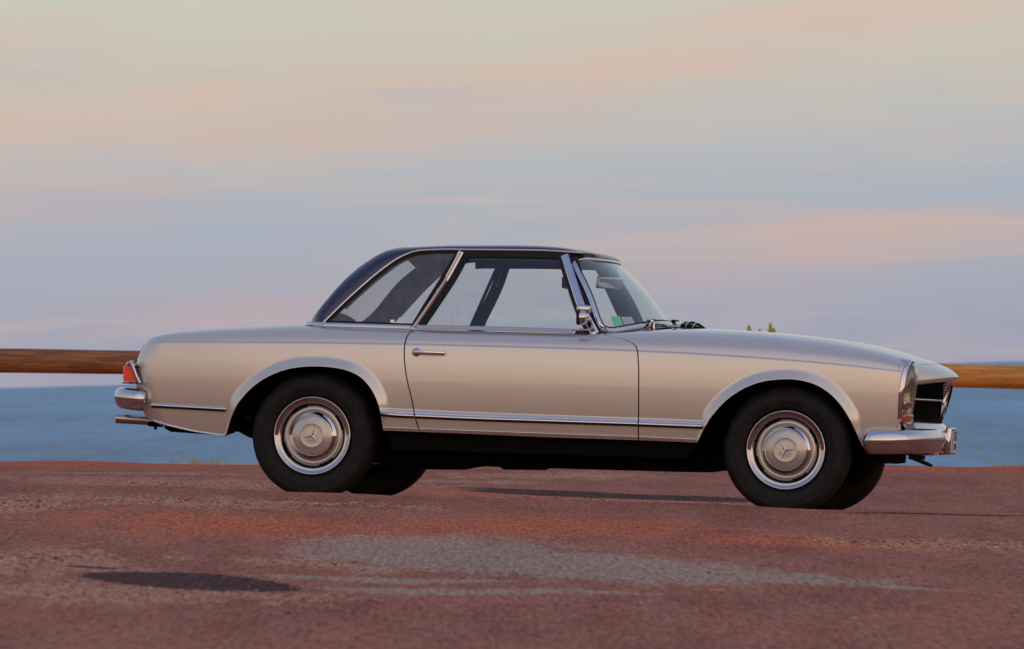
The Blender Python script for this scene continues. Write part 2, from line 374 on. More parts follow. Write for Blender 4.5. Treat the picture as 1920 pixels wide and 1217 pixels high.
def ground_mat():
    m, n, b = material('worn_ground')
    g = n.node('ShaderNodeNewGeometry').outputs['Position']
    def attr(nm): return n.node('ShaderNodeAttribute', attribute_name=nm).outputs['Fac']
    n1 = n.noise(n.scale(g, (1.6, .28, 1)), 1.0, 6, .62)
    n2 = n.noise(n.scale(g, (6, .9, 1)), 1.0, 6, .65)
    n3 = n.noise(n.scale(g, (40, 5, 20)), 1.0, 5, .7)
    fine = n.noise(n.scale(g, (1, .45, 1)), 75.0, 3, .7)
    vo = n.node('ShaderNodeTexVoronoi'); n.put(vo.inputs['Vector'], n.scale(g, (1, .40, 1))); vo.inputs['Scale'].default_value = 62.0
    vd = vo.outputs['Distance']; vc = n.sep(vo.outputs['Color'])[0]
    base = n.mix(n.mapr(n1, .35, .68), (.325, .108, .066), (.540, .205, .118))
    base = n.mix(n.mapr(n2, .40, .75, 0, .6), base, (.500, .235, .150))
    gr1 = n.noise(n.scale(g, (62, 4.2, 1)), 1.0, 4, .75); gr2 = n.noise(n.scale(g, (28, 1.6, 1)), 1.0, 4, .6)
    def edge(a, lo, hi, amt, na=.30, nb=.18):
        s = n.math('ADD', a, n.math('ADD', n.math('MULTIPLY', n.math('SUBTRACT', n2, .5), na*2), n.math('MULTIPLY', n.math('SUBTRACT', n3, .5), nb*2)))
        return n.mapr(s, lo, hi, 0, amt)
    base = n.mix(edge(attr('clay'), .0, .70, .66, 1.2, .9), base, (.78, .175, .055))
    base = n.mix(edge(attr('sand'), .05, .50, .50, 1.3, 1.2), base, (.74, .42, .23))
    base = n.mix(edge(attr('dirt'), -.06, .30, .74, .60, .85), base, (.50, .385, .265))
    base = n.mix(edge(attr('tar'), -.02, .03, .96, .16, .34), base, (.040, .026, .025))  # tar colour, shared by the painted shadow strip at the front wheel
    # aggregate: pale and dark grains
    gm = n.mapr(vc, .72, .95, 0, 1)
    base = n.mix(n.math('MULTIPLY', gm, n.mapr(vd, .45, .15, 0, .42)), base, (.50, .36, .28))
    base = n.mix(n.math('MULTIPLY', n.mapr(vc, .16, .02, 0, 1), .5), base, (.06, .035, .03))
    base = n.mix(n.mapr(fine, .25, .75, .0, .50), base, (.16, .060, .045))
    base = n.mix(n.mapr(n.noise(n.scale(g, (9, 4, 1)), 1.0, 2), .70, .76, 0, .45), base, (.42, .30, .24))
    gv = n.mapr(gr1, .28, .72, .50, 1.62); base = n.mix(1.0, base, n.comb(gv, gv, gv), 'MULTIPLY')
    base = n.mix(n.mapr(gr2, .56, .80, 0, .22), base, (.66, .34, .22))
    n.put(b.inputs['Base Color'], base)
    b.inputs['Roughness'].default_value = .85; b.inputs['Specular IOR Level'].default_value = .03
    h = n.math('ADD', n.math('MULTIPLY', n.math('SUBTRACT', 1.0, vd), .55), n.math('ADD', n.math('MULTIPLY', n3, 2.0), n.math('MULTIPLY', fine, .9)))
    bn = n.node('ShaderNodeBump'); bn.inputs['Strength'].default_value = .55; bn.inputs['Distance'].default_value = .008
    n.put(bn.inputs['Height'], h); n.l.new(bn.outputs[0], b.inputs['Normal'])
    return m
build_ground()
# ------------------------------------------------------------------ sea
def build_sea():
    m, n, b = material('sea_water')
    g = n.node('ShaderNodeNewGeometry').outputs['Position']
    b.inputs['Roughness'].default_value = .30; b.inputs['IOR'].default_value = 1.33; b.inputs['Specular IOR Level'].default_value = .06
    big = n.mapr(n.noise(n.scale(g, (.010, .0012, 1)), 1.0, 4, .6), .35, .65); mid = n.mapr(n.noise(n.scale(g, (.14, .010, 1)), 1.0, 8, .72), .32, .68)
    n.put(b.inputs['Base Color'], n.mix(n.math('ADD', n.math('MULTIPLY', big, .5), n.math('MULTIPLY', mid, .5)), (.001, .070, .175), (.045, .370, .600)))
    w = n.math('ADD', n.math('MULTIPLY', n.noise(n.scale(g, (.25, .06, 1)), 1.0, 5, .65), 1.0), n.math('MULTIPLY', n.noise(n.scale(g, (1.6, .9, 1)), 1.0, 4, .6), .25))
    bn = n.node('ShaderNodeBump'); bn.inputs['Strength'].default_value = 1.0; bn.inputs['Distance'].default_value = 1.6
    n.put(bn.inputs['Height'], w); n.l.new(bn.outputs[0], b.inputs['Normal'])
    ys = [60, 75, 100, 140, 200, 300, 500, 900, 1800, 4000, 9000, 22000, 60000]
    V = []; F = []
    for y in ys: V += [(-y*1.2-400, y, -12.6), (y*1.2+400, y, -12.6)]
    for i in range(len(ys)-1): F.append((2*i, 2*i+1, 2*i+3, 2*i+2))
    tag(mesh('sea', V, F, m, smooth=False), kind='structure', label='calm blue sea reaching to the horizon')
build_sea()
# ------------------------------------------------------------------ log fence along the edge of the bluff
def wood(name, c0, c1, c2):
    m, n, b = material(name)
    oc = n.node('ShaderNodeTexCoord').outputs['Object']
    v = n.scale(oc, (1.3, 9, 9))
    f = n.noise(v, 2.2, 6, .65, .8)
    wv = n.noise(n.scale(oc, (2.0, 42, 42)), 1.0, 5, .6, .4)
    c = n.ramp(n.math('ADD', n.math('MULTIPLY', f, .55), n.math('MULTIPLY', wv, .45)), [(.30, c0), (.50, c1), (.70, c2)])
    knots = n.mapr(n.noise(n.scale(oc, (2.2, 5, 5)), 2.0, 2), .66, .74, 0, .6)
    c = n.mix(knots, c, c0)
    crack = n.mapr(n.noise(n.scale(oc, (.8, 60, 60)), 1.0, 3, .5), .36, .31, 0, .8)
    c = n.mix(crack, c, tuple(x*.2 for x in c0))
    n.put(b.inputs['Base Color'], c); b.inputs['Roughness'].default_value = .62; b.inputs['Specular IOR Level'].default_value = .35
    bn = n.node('ShaderNodeBump'); bn.inputs['Strength'].default_value = .5; bn.inputs['Distance'].default_value = .006
    n.put(bn.inputs['Height'], n.math('ADD', wv, n.math('MULTIPLY', crack, -1.0))); n.l.new(bn.outputs[0], b.inputs['Normal'])
    return m
def log_mesh(L, r, seed):
    rs = random.Random(seed); V = []; F = []; n = 28; m = 60
    ph = [rs.uniform(0, 6.28) for _ in range(6)]
    for i in range(m+1):
        x = -L/2 + L*i/m
        for k in range(n):
            a = 2*pi*k/n
            rr = r*(1 + .018*sin(x*2.1+ph[0]) + .012*sin(2*a+ph[1]+x*.7) + .010*sin(3*a+ph[2]) + .012*sin(5*x+ph[3]+a))
            V.append((x, rr*cos(a) + .004*sin(x*1.7+ph[4]), rr*sin(a) + .006*sin(x*1.1+ph[5])))
    for i in range(m):
        for k in range(n): F.append((i*n+k, i*n+(k+1) % n, (i+1)*n+(k+1) % n, (i+1)*n+k))
    F.append(tuple(range(n-1, -1, -1))); F.append(tuple(m*n+k for k in range(n)))
    return V, F
MAT['wood_dark'] = wood('weathered_dark_wood', (.085, .028, .012), (.25, .090, .032), (.54, .23, .085))
MAT['wood_light'] = wood('honey_wood', (.20, .060, .010), (.62, .25, .040), (.85, .44, .12))
fy = 44.0; zl = .177+EYE; zr_ = -.112+EYE; xl, xr = -3.46, 3.63
slope = (zr_-zl)/(xr-xl)
fence = empty('log_fence', Matrix.Translation((0, fy, zl + slope*(0-xl) - .75)))
tag(fence, 'round wooden log fence along the bluff edge behind the car', 'fence')
def frail(x0, x1, mat, seed, lab, dz=0):
    V, F = log_mesh(x1-x0, .0925, seed); o = mesh('rail', V, F, mat, fence, angle=50)
    o.location = ((x0+x1)/2, 0, .75 + slope*((x0+x1)/2) + dz); o.rotation_euler = (0, -math.atan(slope), 0); o['label'] = lab
frail(-7.4, -1.25, MAT['wood_dark'], 3, 'dark brown weathered rail', .0)
frail(-1.23, 4.95, MAT['wood_light'], 8, 'honey coloured rail', -.006)
frail(4.97, 11.0, MAT['wood_dark'], 5, 'weathered rail', .0)
frail(11.02, 17.2, MAT['wood_light'], 6, 'honey coloured rail', .004); frail(-13.6, -7.42, MAT['wood_light'], 12, 'honey coloured rail', -.004)
for px_ in (-13.5, -10.4, 11.0, 14.1, 17.1, -7.3, -4.4, -1.24, 1.75, 4.96, 8.0):
    if px_ in (-4.4,): px_ = -4.75
    gz_ = float(ground_z(px_, fy)) - fence.location.z
    top = .75 + slope*px_ - .09
    b = MB(); b.tube([(0, 0, gz_-.3), (0, 0, (gz_+top)/2), (0, 0, top)], [.085, .082, .080], 20)
    o = b.build('post', MAT['wood_dark'], fence); o.location = (px_, 0, 0)
# side-view outlines of the car, metres: x forward of the rear axle, z above the ground
CV = {
 'CROWN': [(-0.889,0.804), (-0.852,0.813), (-0.721,0.831), (-0.526,0.846), (-0.333,0.858), (-0.210,0.865), (-0.035,0.872), (0.233,0.870), (0.477,0.865), (0.698,0.867), (0.949,0.867), (1.293,0.867), (1.446,0.870), (1.618,0.885), (1.806,0.898), (1.956,0.900), (2.127,0.898), (2.287,0.890), (2.447,0.878), (2.635,0.858), (2.783,0.837), (2.934,0.807), (2.977,0.790)],
 'BONNET': [(1.646,0.910), (1.855,0.920), (2.031,0.920), (2.247,0.911), (2.400,0.901), (2.553,0.888), (2.708,0.872), (2.834,0.845), (2.912,0.824), (2.979,0.803), (3.015,0.796), (3.066,0.777), (3.117,0.756), (3.148,0.730), (3.158,0.712)],
 'TAIL': [(-0.881,0.803), (-0.908,0.765), (-0.931,0.721), (-0.947,0.683), (-0.951,0.658), (-0.953,0.607), (-0.948,0.553), (-0.938,0.512), (-0.928,0.459), (-0.916,0.418), (-0.881,0.381)],
 'BOTR': [(-0.871,0.381), (-0.819,0.365), (-0.753,0.349), (-0.687,0.336), (-0.621,0.324), (-0.556,0.316), (-0.491,0.309), (-0.447,0.306)],
 'CREASE': [(-0.833,0.767), (-0.507,0.776), (-0.192,0.782), (0.140,0.788), (0.414,0.790), (0.485,0.790), (0.869,0.792), (1.221,0.791), (1.641,0.791), (1.767,0.788), (1.874,0.785), (2.188,0.775), (2.425,0.764), (2.660,0.751), (2.829,0.738), (2.958,0.722)],
 'ARCHR': [(-0.447,0.306), (-0.439,0.329), (-0.424,0.383), (-0.391,0.451), (-0.352,0.505), (-0.299,0.559), (-0.239,0.601), (-0.157,0.639), (-0.082,0.658), (0.013,0.667), (0.115,0.663), (0.190,0.649), (0.252,0.621), (0.293,0.582), (0.329,0.531), (0.351,0.472), (0.359,0.446), (0.368,0.380), (0.373,0.355)],
 'ARCHF': [(1.962,0.343), (2.003,0.427), (2.040,0.483), (2.086,0.539), (2.132,0.579), (2.194,0.620), (2.272,0.652), (2.350,0.665), (2.428,0.670), (2.506,0.659), (2.570,0.635), (2.625,0.598), (2.673,0.548), (2.714,0.487), (2.747,0.418), (2.780,0.349), (2.804,0.318), (2.841,0.310)],
 'ROCKER': [(0.373,0.355), (0.428,0.356), (0.564,0.354), (0.882,0.350), (1.235,0.346), (1.661,0.345), (1.779,0.344), (1.962,0.343)],
 'SILLTRIM': [(0.367,0.375), (0.427,0.376), (0.881,0.372), (1.653,0.368), (1.969,0.363)],
 'STRIPC': [(0.360,0.439), (0.426,0.434), (0.880,0.428), (1.652,0.426), (1.991,0.423)],
 'STRIPR': [(-0.842,0.448), (-0.444,0.438)],
 'DOORR': [(0.505,0.867), (0.483,0.849), (0.470,0.814), (0.467,0.758), (0.473,0.689), (0.487,0.613), (0.504,0.550), (0.520,0.488), (0.532,0.433), (0.548,0.385), (0.559,0.350)],
 'DOORF': [(1.485,0.860), (1.541,0.853), (1.597,0.837), (1.633,0.817), (1.648,0.790), (1.655,0.735), (1.660,0.667), (1.663,0.529), (1.665,0.391), (1.667,0.343)],
 'HL': [(2.984,0.786), (2.969,0.741), (2.962,0.713), (2.949,0.622), (2.949,0.530), (2.950,0.489), (2.965,0.459), (2.965,0.435)],
 'ROOFSIL': [(-0.105,0.890), (-0.072,0.935), (-0.014,1.010), (0.058,1.101), (0.131,1.171), (0.205,1.227), (0.263,1.262), (0.303,1.278), (0.353,1.284), (0.453,1.293), (0.602,1.303), (0.764,1.307), (0.881,1.311), (1.079,1.313), (1.178,1.308), (1.252,1.301), (1.298,1.283)],
 'DRIP': [(0.019,0.881), (0.041,0.906), (0.112,0.987), (0.178,1.056), (0.245,1.124), (0.312,1.184), (0.357,1.220), (0.403,1.246), (0.450,1.265), (0.499,1.273), (0.621,1.280), (0.691,1.280), (0.900,1.284), (1.097,1.286), (1.196,1.283), (1.270,1.280), (1.310,1.278)],
 'QGLASS': [(0.071,0.904), (0.160,0.999), (0.258,1.094), (0.344,1.176), (0.407,1.218), (0.473,1.239), (0.568,1.250), (0.656,1.251), (0.489,0.901)],
}
# ================================================================== the car
def gsm(pts, s, n=500):
    """smoothed curve through traced points"""
    p = np.array(sorted(pts)); x = np.linspace(p[0, 0], p[-1, 0], n); z = np.interp(x, p[:, 0], p[:, 1])
    k = max(3, int(s/(x[1]-x[0])*3)); a = (z[k//2]-z[0])/(x[k//2]-x[0]); b = (z[-1]-z[-1-k//2])/(x[-1]-x[-1-k//2])
    dx = x[1]-x[0]; L = z[0]-a*dx*np.arange(k, 0, -1); R = z[-1]+b*dx*np.arange(1, k+1)
    w = np.exp(-.5*((np.arange(-k, k+1))*dx/s)**2); w /= w.sum()
    zz = np.convolve(np.concatenate([L, z, R]), w, 'valid')
    return lambda q: np.interp(q, x, zz)
def crom(pts, n=8):
    P = [np.array(p, float) for p in pts]; P = [2*P[0]-P[1]] + P + [2*P[-1]-P[-2]]; out = []
    for i in range(1, len(P)-2):
        for k in range(n):
            t = k/n; a, b, c, d = P[i-1:i+3]
            out.append(.5*((2*b)+(-a+c)*t+(2*a-5*b+4*c-d)*t*t+(-a+3*b-3*c+d)*t**3))
    out.append(P[-2]); return np.array(out)
def relax(P, it=3):
    P = np.array(P, float)
    for _ in range(it): P[1:-1] = .25*P[:-2]+.5*P[1:-1]+.25*P[2:]
    return P
CROWN = gsm(CV['CROWN'], .10); CREASE = gsm(CV['CREASE'], .22); BONN = gsm(CV['BONNET'], .035)
_WX = np.linspace(-1.2, 3.25, 400); _wp = gsm(list(zip([-1.2, -1.0, -.6, 0, .6, 1.2, 1.8, 2.4, 2.9, 3.25], [.752, .785, .83, .862, .872, .872, .868, .855, .822, .79])), .25)
TAILf = gsm([(z, x) for x, z in CV['TAIL'] if z < .80]+[(.36, -.875), (.30, -.85), (.83, -.865)], .025)
STRIPf = gsm(CV['STRIPC'], .3)
ARR = relax(crom(CV['ARCHR'], 6), 10); ARF = relax(crom(CV['ARCHF'], 6), 10)
def pdist(X, Z, P):
    d = np.full(X.shape, 9.)
    for a, b in zip(P[:-1], P[1:]):
        ab = b-a; t = np.clip(((X-a[0])*ab[0]+(Z-a[1])*ab[1])/(ab@ab+1e-12), 0, 1)
        d = np.minimum(d, np.hypot(X-a[0]-t*ab[0], Z-a[1]-t*ab[1]))
    return d
def S(X, Z):
    """half width of the body at a point of the side view"""
    X = np.asarray(X, float); Z = np.asarray(Z, float)
    zt = CROWN(X); zc = CREASE(X); hs = np.maximum(zt-zc, .02)
    w = _wp(X)
    ins = .50*np.clip(Z-.65, 0, 9)**2 + .24*np.clip(.65-Z, 0, 9)**2
    t = np.clip((Z-zc)/hs, 0, .9985)
    rr = .088 + .050*sm(1.45, 2.0, X) + .020*sm(-.05, -.4, X)
    ins = ins + .007*t + rr*(1-np.sqrt(1-t**2.7)) + .0045*sm(-.006, .006, Z-zc)
    # rib above the rubbing strip, between the wheels
    zs = STRIPf(np.clip(X, .35, 2.0)); ins = ins - .011*sm(zs+.030, zs+.010, Z)*sm(.33, .37, X)*sm(2.03, 1.98, X)
    # lips round the wheel openings
    for P, top in ((ARR, .667), (ARF, .670)):
        d = pdist(X, Z, P); bw = .012 + .044*sm(.36, .52, Z)
        q = np.clip(1-d/bw, 0, 1); ins = ins - .030*np.where(q < .35, q*q/.7, q-.175)*np.clip(bw/.05, 0, 1)
    # rounded rear corner
    e = np.clip(X-TAILf(Z), 0, .12); ins = ins + .085*(1-np.sqrt(np.clip(1-((.12-e)/.12)**2, 0, 1)))
    ins = ins + .28*np.clip(X-2.72, 0, 9)**2
    return w - ins
def side_pos(sg): return lambda a, b: (a, sg*S(a, b), b)
def eval_surface(fn, A, B):
    x, y, z = fn(A, B); return np.stack([np.broadcast_to(x, A.shape), np.broadcast_to(y, A.shape), np.broadcast_to(z, A.shape)], 1).astype(float)
def inside(poly, X, Y):
    c = np.zeros(X.shape, bool); P = np.asarray(poly); j = len(P)-1
    for i in range(len(P)):
        xi, yi, xj, yj = P[i, 0], P[i, 1], P[j, 0], P[j, 1]
        c ^= ((yi > Y) != (yj > Y)) & (X < (xj-xi)*(Y-yi)/((yj-yi) if yj != yi else 1e-9)+xi); j = i
    return c
def resample(P, s):
    P = np.asarray(P, float); out = []
    for a, b in zip(P, np.roll(P, -1, 0)):
        L = np.hypot(*(b-a))
        if L < 1e-5: continue
        k = max(1, int(math.ceil(L/s)))
        for i in range(k): out.append(a+(b-a)*i/k)
    return np.array(out)
def panel(name, outline, fn, mat, parent, sp=.022, extra=None, holes=(), flange=.012, eps=1.5e-3, sy=None):
    """a skin of the surface fn inside the outline, with exact normals and turned-in edges"""
    O = resample(outline, sp*.8); loops = [O]+[resample(h, sp*.8) for h in holes]
    mn, mx = O.min(0), O.max(0); sy = sy or sp
    gx_, gy_ = np.meshgrid(np.arange(mn[0]+sp/2, mx[0], sp), np.arange(mn[1]+sy/2, mx[1], sy)); G = np.stack([gx_.ravel(), gy_.ravel()], 1)
    if extra is not None and len(extra):
        E_ = np.asarray(extra)
        keep = np.ones(len(G), bool)
        for c0 in range(0, len(G), 500):
            g_ = G[c0:c0+500]; dx_ = (g_[:, None, 0]-E_[None, :, 0]); dz_ = (g_[:, None, 1]-E_[None, :, 1]); keep[c0:c0+500] = ((dx_/.012)**2+(dz_/.011)**2).min(1) > 1.0
        G = G[keep]
        G = np.concatenate([G, E_])
    k = inside(O, G[:, 0], G[:, 1])
    for h in loops[1:]: k &= ~inside(h, G[:, 0], G[:, 1])
    G = G[k]
    for Lp in loops:
        P = np.vstack([Lp, Lp[:1]]); G = G[pdist(G[:, 0], G[:, 1], P) > sp*.16]
    pts = [Vector(p) for p in O]; faces = [list(range(len(O)))]; b = len(O); edges = []
    for h in loops[1:]:
        pts += [Vector(p) for p in h]; edges += [(b+i, b+(i+1) % len(h)) for i in range(len(h))]; b += len(h)
    pts += [Vector(g) for g in G]
    v2, _, f2, ov, _, _ = delaunay_2d_cdt(pts, edges, faces, 1, 1e-6)
    v2 = np.array([(v.x, v.y) for v in v2]); f2 = [f for f in f2 if len(f) == 3]
    if holes:
        cen = np.array([v2[list(f)].mean(0) for f in f2]); kk = np.ones(len(f2), bool)
        for h in loops[1:]: kk &= ~inside(h, cen[:, 0], cen[:, 1])
        f2 = [f for f, q in zip(f2, kk) if q]
    A, B = v2[:, 0], v2[:, 1]; P = eval_surface(fn, A, B)
    nu = eval_surface(fn, A+eps, B)-eval_surface(fn, A-eps, B); nv = eval_surface(fn, A, B+eps)-eval_surface(fn, A, B-eps)
    Nn = np.cross(nu, nv); Nn /= np.linalg.norm(Nn, axis=1)[:, None]+1e-12
    out = np.stack([0*P[:, 0], P[:, 1], .35*np.ones(len(P))*1], 1); out[:, 1] = np.sign(P[:, 1]+1e-9)*np.where(np.abs(P[:, 1]) > .3, 1, 0)
    sgn = np.sign((Nn*out).sum(1)); sgn[sgn == 0] = 1
    Nn = Nn*(np.sign(np.median(sgn)) if abs(np.median(sgn)) > .5 else sgn[:, None])
    F = []
    for f in f2:
        a, b_, c = P[f[0]], P[f[1]], P[f[2]]
        g = np.cross(b_-a, c-a) @ (Nn[f[0]]+Nn[f[1]]+Nn[f[2]]); F.append(tuple(f) if g > 0 else (f[0], f[2], f[1]))
    # boundary flange
    cnt = {}
    for f in F:
        for i in range(3):
            e = (f[i], f[(i+1) % 3]); cnt[e] = cnt.get(e, 0)+1
    V = [tuple(p) for p in P]; NO = [tuple(q) for q in Nn]
    if flange:
        for (i, j) in [e for e in cnt if (e[1], e[0]) not in cnt]:
            a, b_ = P[i], P[j]; na, nb = Nn[i], Nn[j]; s0 = len(V)
            V += [tuple(a), tuple(b_), tuple(b_-nb*flange), tuple(a-na*flange)]
            q = np.cross(b_-a, -(na+nb)); q = q/(np.linalg.norm(q)+1e-12)*-1
            NO += [tuple(-q)]*4; F.append((s0+1, s0, s0+3, s0+2))
    return mesh(name, V, F, mat, parent, normals=NO)
CAR = Matrix.Translation((-0.8903741, 29.4023564, -0.6231836+EYE)) @ Euler((-0.0234539, 0.0537869, -0.1811967), 'XYZ').to_matrix().to_4x4()
car = empty('parked_car', CAR)
tag(car, 'beige metallic classic two door coupe with dark blue hardtop parked side on', 'car')
ARLR = [tuple(p) for p in ARR]; ARLF = [tuple(p) for p in ARF]
XS = np.linspace(-.9, 3.0, 200)
def crown_pts(a, b, n=60, d=.0): return [(x, float(CROWN(x))-d) for x in np.linspace(a, b, n)]
dR = [tuple(p) for p in relax(crom(CV['DOORR'], 5), 4)]; dF = [tuple(p) for p in relax(crom(CV['DOORF'], 5), 6)]
GAP = .0030
def extra_rows(a, b):
    E = []
    for x in np.arange(a, b, .012):
        zt, zc = float(CROWN(x)), float(CREASE(x))
        for q in (.003, .008, .015, .024, .034, .046, .060): E.append((x, zt-q))
        for q in (-.010, -.006, -.003, 0, .003, .006, .010): E.append((x, zc+q))
        if .36 < x < 2.0:
            zs = float(STRIPf(x))
            for q in (.008, .012, .016, .021, .026, .032): E.append((x, zs+q))
    return E
def arch_rows(P):
    P = np.asarray(P); T = np.gradient(P, axis=0); T /= np.linalg.norm(T, axis=1)[:, None]; Nn = np.stack([-T[:, 1], T[:, 0]], 1); E = []
    for q in (.004, .010, .017, .024, .031, .038, .045, .051, .056, .062): E += [tuple(p) for p in (P+Nn*q)]
    return E
def tail_rows():
    return [(float(TAILf(z))+q, z) for z in np.arange(.32, .80, .02) for q in (.004, .010, .018, .030, .045, .06, .08, .10)]
XDF = float(dF[0][0])
botr = CV['BOTR']; rock = CV['ROCKER']
def rk(x): return float(np.interp(x, [p[0] for p in rock], [p[1] for p in rock]))
tail = [(float(TAILf(z))+.0060, z) for z in np.linspace(.385, .79, 30)]
rear_out = tail + [(-.889, .800)] + crown_pts(-.875, dR[0][0]-GAP, 70) + [(x-GAP, z) for x, z in dR[1:]] + \
           [(x, rk(x)) for x in np.linspace(dR[-1][0]-GAP, rock[0][0], 10)] + ARLR[::-1][1:] + botr[::-1][1:]
door_out = [(x+GAP, z) for x, z in dR] + [(x, rk(x)) for x in np.linspace(dR[-1][0]+GAP, dF[-1][0]-GAP, 20)] + [(x-GAP, z) for x, z in dF[::-1]] + crown_pts(XDF-.03, dR[0][0]+GAP, 50)
hl = CV['HL']
front_out = [(x+GAP, z) for x, z in dF] + [(x, rk(x)) for x in np.linspace(dF[-1][0]+GAP, rock[-1][0], 12)] + ARLF[1:] + \
            [(2.90, .316), (2.935, .322), (2.955, .38)] + hl[::-1][:-1] + [(2.982, .785)] + crown_pts(2.975, XDF-.025, 70)
for sg in (-1, 1):
    panel('rear_fender', rear_out, side_pos(sg), MAT['paint'], car, extra=extra_rows(-.88, .52)+arch_rows(ARR)+tail_rows())
    dr = panel('door', door_out, side_pos(sg), MAT['paint'], car, extra=extra_rows(.46, 1.68))
    if sg < 0: DOOR = dr
    else: DOOR2 = dr
    panel('front_fender', front_out, side_pos(sg), MAT['paint'], car, extra=extra_rows(1.42, 2.98)+arch_rows(ARF))
# ---- top skins
def yedge(X): return S(X, CROWN(X)-.0002)
def XN(y): return 3.157 - .168*(np.abs(y)/.5)**2
def decktop(a, b):   # a = x, b = s in -1..1
    ye = yedge(a); return (a, b*ye, CROWN(a)+.018*(1-b*b)-.0005)
panel('boot_lid', [(x, .93) for x in np.linspace(-.86, .02, 20)]+[(x, -.93) for x in np.linspace(.02, -.86, 20)], decktop, MAT['paint'], car, sp=.05, flange=.01)
def hoodtop(a, b):
    a = np.asarray(a, float); ye = np.where(a < 2.96, yedge(np.minimum(a, 2.96)), yedge(2.96)); y = b*ye; ay = np.abs(y)
    sh = (3.157-XN(ay))*sm(2.45, 2.95, a)
    zb = BONN(np.minimum(a+sh*.9, 3.157)); zt = CROWN(np.minimum(a, 2.97))
    k = sm(0, 1, (ye-ay)/(ye-.30))
    return (a, y, zt*(1-k)+zb*k - .016*np.exp(-((ay-.60)/.05)**2)*sm(1.5, 1.8, a) - .0006)
HO = [(x, .985) for x in np.linspace(1.46, 2.955, 60)] + [(2.965, .74)]
def XG(y): return XN(y)-.095+.070*(np.abs(y)/.5)**2      # seam between bonnet and nose
YE = float(yedge(2.96))
seam = [(float(XG(s*YE))-.003, s) for s in np.linspace(.70, -.70, 31)]
HO += [(max(2.966, x), s) for x, s in seam] + [(2.965, -.74)] + [(x, -.985) for x in np.linspace(2.955, 1.46, 60)]
panel('bonnet', [(x, s) for x, s in HO], hoodtop, MAT['paint'], car, sp=.03, flange=.012)
for sg in (-1, 1):      # sill caps along the cabin
    V = []; F = []
    xs = np.linspace(-.03, 1.5, 60)
    for x in xs:
        y = float(yedge(x)); z = float(CROWN(x)); V += [(x, sg*y, z-.0005), (x, sg*(y-.05), z+.002), (x, sg*(y-.055), z-.05)]
    for i in range(len(xs)-1):
        for k in (0, 1): F.append((3*i+k, 3*i+k+1, 3*i+4+k, 3*i+3+k))
    mesh('window_sill', V, F, MAT['paint'], car)
# rear panel
V = []; F = []; zs_ = np.linspace(.375, .806, 24); ny_ = 25
for z in zs_:
    xt = float(TAILf(z)); yt = float(S(xt+.002, z))
    if z > .775: yt = float(S(float(TAILf(.775))+.002, .775))-(z-.775)*1.6
    for k in range(ny_):
        s = -1+2*k/(ny_-1); y6 = float(S(xt+.006, min(z, .775))) if z < .775 else yt
        V.append((xt-.0006+.0062*abs(s)**24-.06*(1-s*s)+(max(0, z-.785)*.9), s*(yt+(y6-yt+.0008)*abs(s)**24), z+.004*(1-s*s)))
for xx, ff in ((-.872, .5), (-.852, 1.)):
    yq = float(yedge(-.86)); zq = float(CROWN(xx))
    for k in range(ny_):
        s = -1+2*k/(ny_-1); V.append((xx-.055*(1-s*s)*(1-ff), s*(yq*.99 if ff == 1. else yq*.985), zq-.0015+.016*(1-s*s)*ff+.008*(1-s*s)*(1-ff)))
for i in range(len(zs_)+1):
    for k in range(ny_-1): F.append((i*ny_+k, i*ny_+k+1, (i+1)*ny_+k+1, (i+1)*ny_+k))
MB().add(V, F).build('rear_panel', MAT['paint'], car, angle=60)
# thin bright lip under the rear fender
for sg in (-1, 1):
    P = [(x, sg*(float(S(x, z+.004))+.001), z) for x, z in crom(botr, 4)]
    MB().sweep(P, [(0, sg, -.3)]*len(P), [(.004, -.005), (.007, .0), (.004, .003), (-.008, .003), (-.008, -.005)]).build('edge_trim', MAT['brushed'], car)
# ---- nose: lip, grille opening, apron
ys = np.linspace(-.56, .56, 57)
def nose_rows():
    rows = []
    for y in ys:
        X = float(XN(y)); q = (abs(y)/.5)**2; xg = max(float(XG(y)), 2.967) if abs(y) < .5 else max(float(XG(y)), 2.955)
        z0 = float(hoodtop(np.array([xg]), np.array([y/YE]))[2][0]); zl_ = .716-.036*q; X1 = max(X, xg+.010)
        row = []
        for t in np.linspace(0, 1, 9):
            cx, cz = (xg+X1)/2+.014, (z0+zl_)/2+.013
            row.append(((1-t)**2*xg+2*t*(1-t)*cx+t*t*(X1+.001), y, (1-t)**2*z0+2*t*(1-t)*cz+t*t*(zl_+.004)))
        row += [(X1+.002, y, zl_-.004), (X1-.003, y, zl_-.012), (X1-.014, y, zl_-.020), (X1-.030, y, zl_-.027), (X1-.05, y, zl_-.029)]
        rows.append(row)
    return rows
R = nose_rows(); k = len(R[0]); V = [p for r in R for p in r]; F = [(i*k+j, i*k+j+1, (i+1)*k+j+1, (i+1)*k+j) for i in range(len(R)-1) for j in range(k-1)]
MB().add(V, F).build('nose_panel', MAT['paint'], car, angle=50)
rows = []
for y in np.linspace(-.79, .79, 61):
    q = .104*(min(abs(y), .5)/.5)**2 + .025*max(0, abs(y)-.5)/.3; rows.append([(2.98-q*.3-(.03 if abs(y) > .5 else 0), y, .486), (3.085-q, y, .478), (3.094-q, y, .472), (3.116-q, y, .446), (3.108-q, y, .42), (3.03-q, y, .36), (2.98-q, y, .325)])
k = 7; V = [p for r in rows for p in r]; F = [(i*k+j, i*k+j+1, (i+1)*k+j+1, (i+1)*k+j) for i in range(len(rows)-1) for j in range(k-1)]
MB().add(V, F).build('front_apron', MAT['paint'], car, angle=40)
g = MB()                       # black backing of the grille
rows = [[(XN(y)-.075, y, z) for z in (.47, .56, .63, .70)] for y in ys]
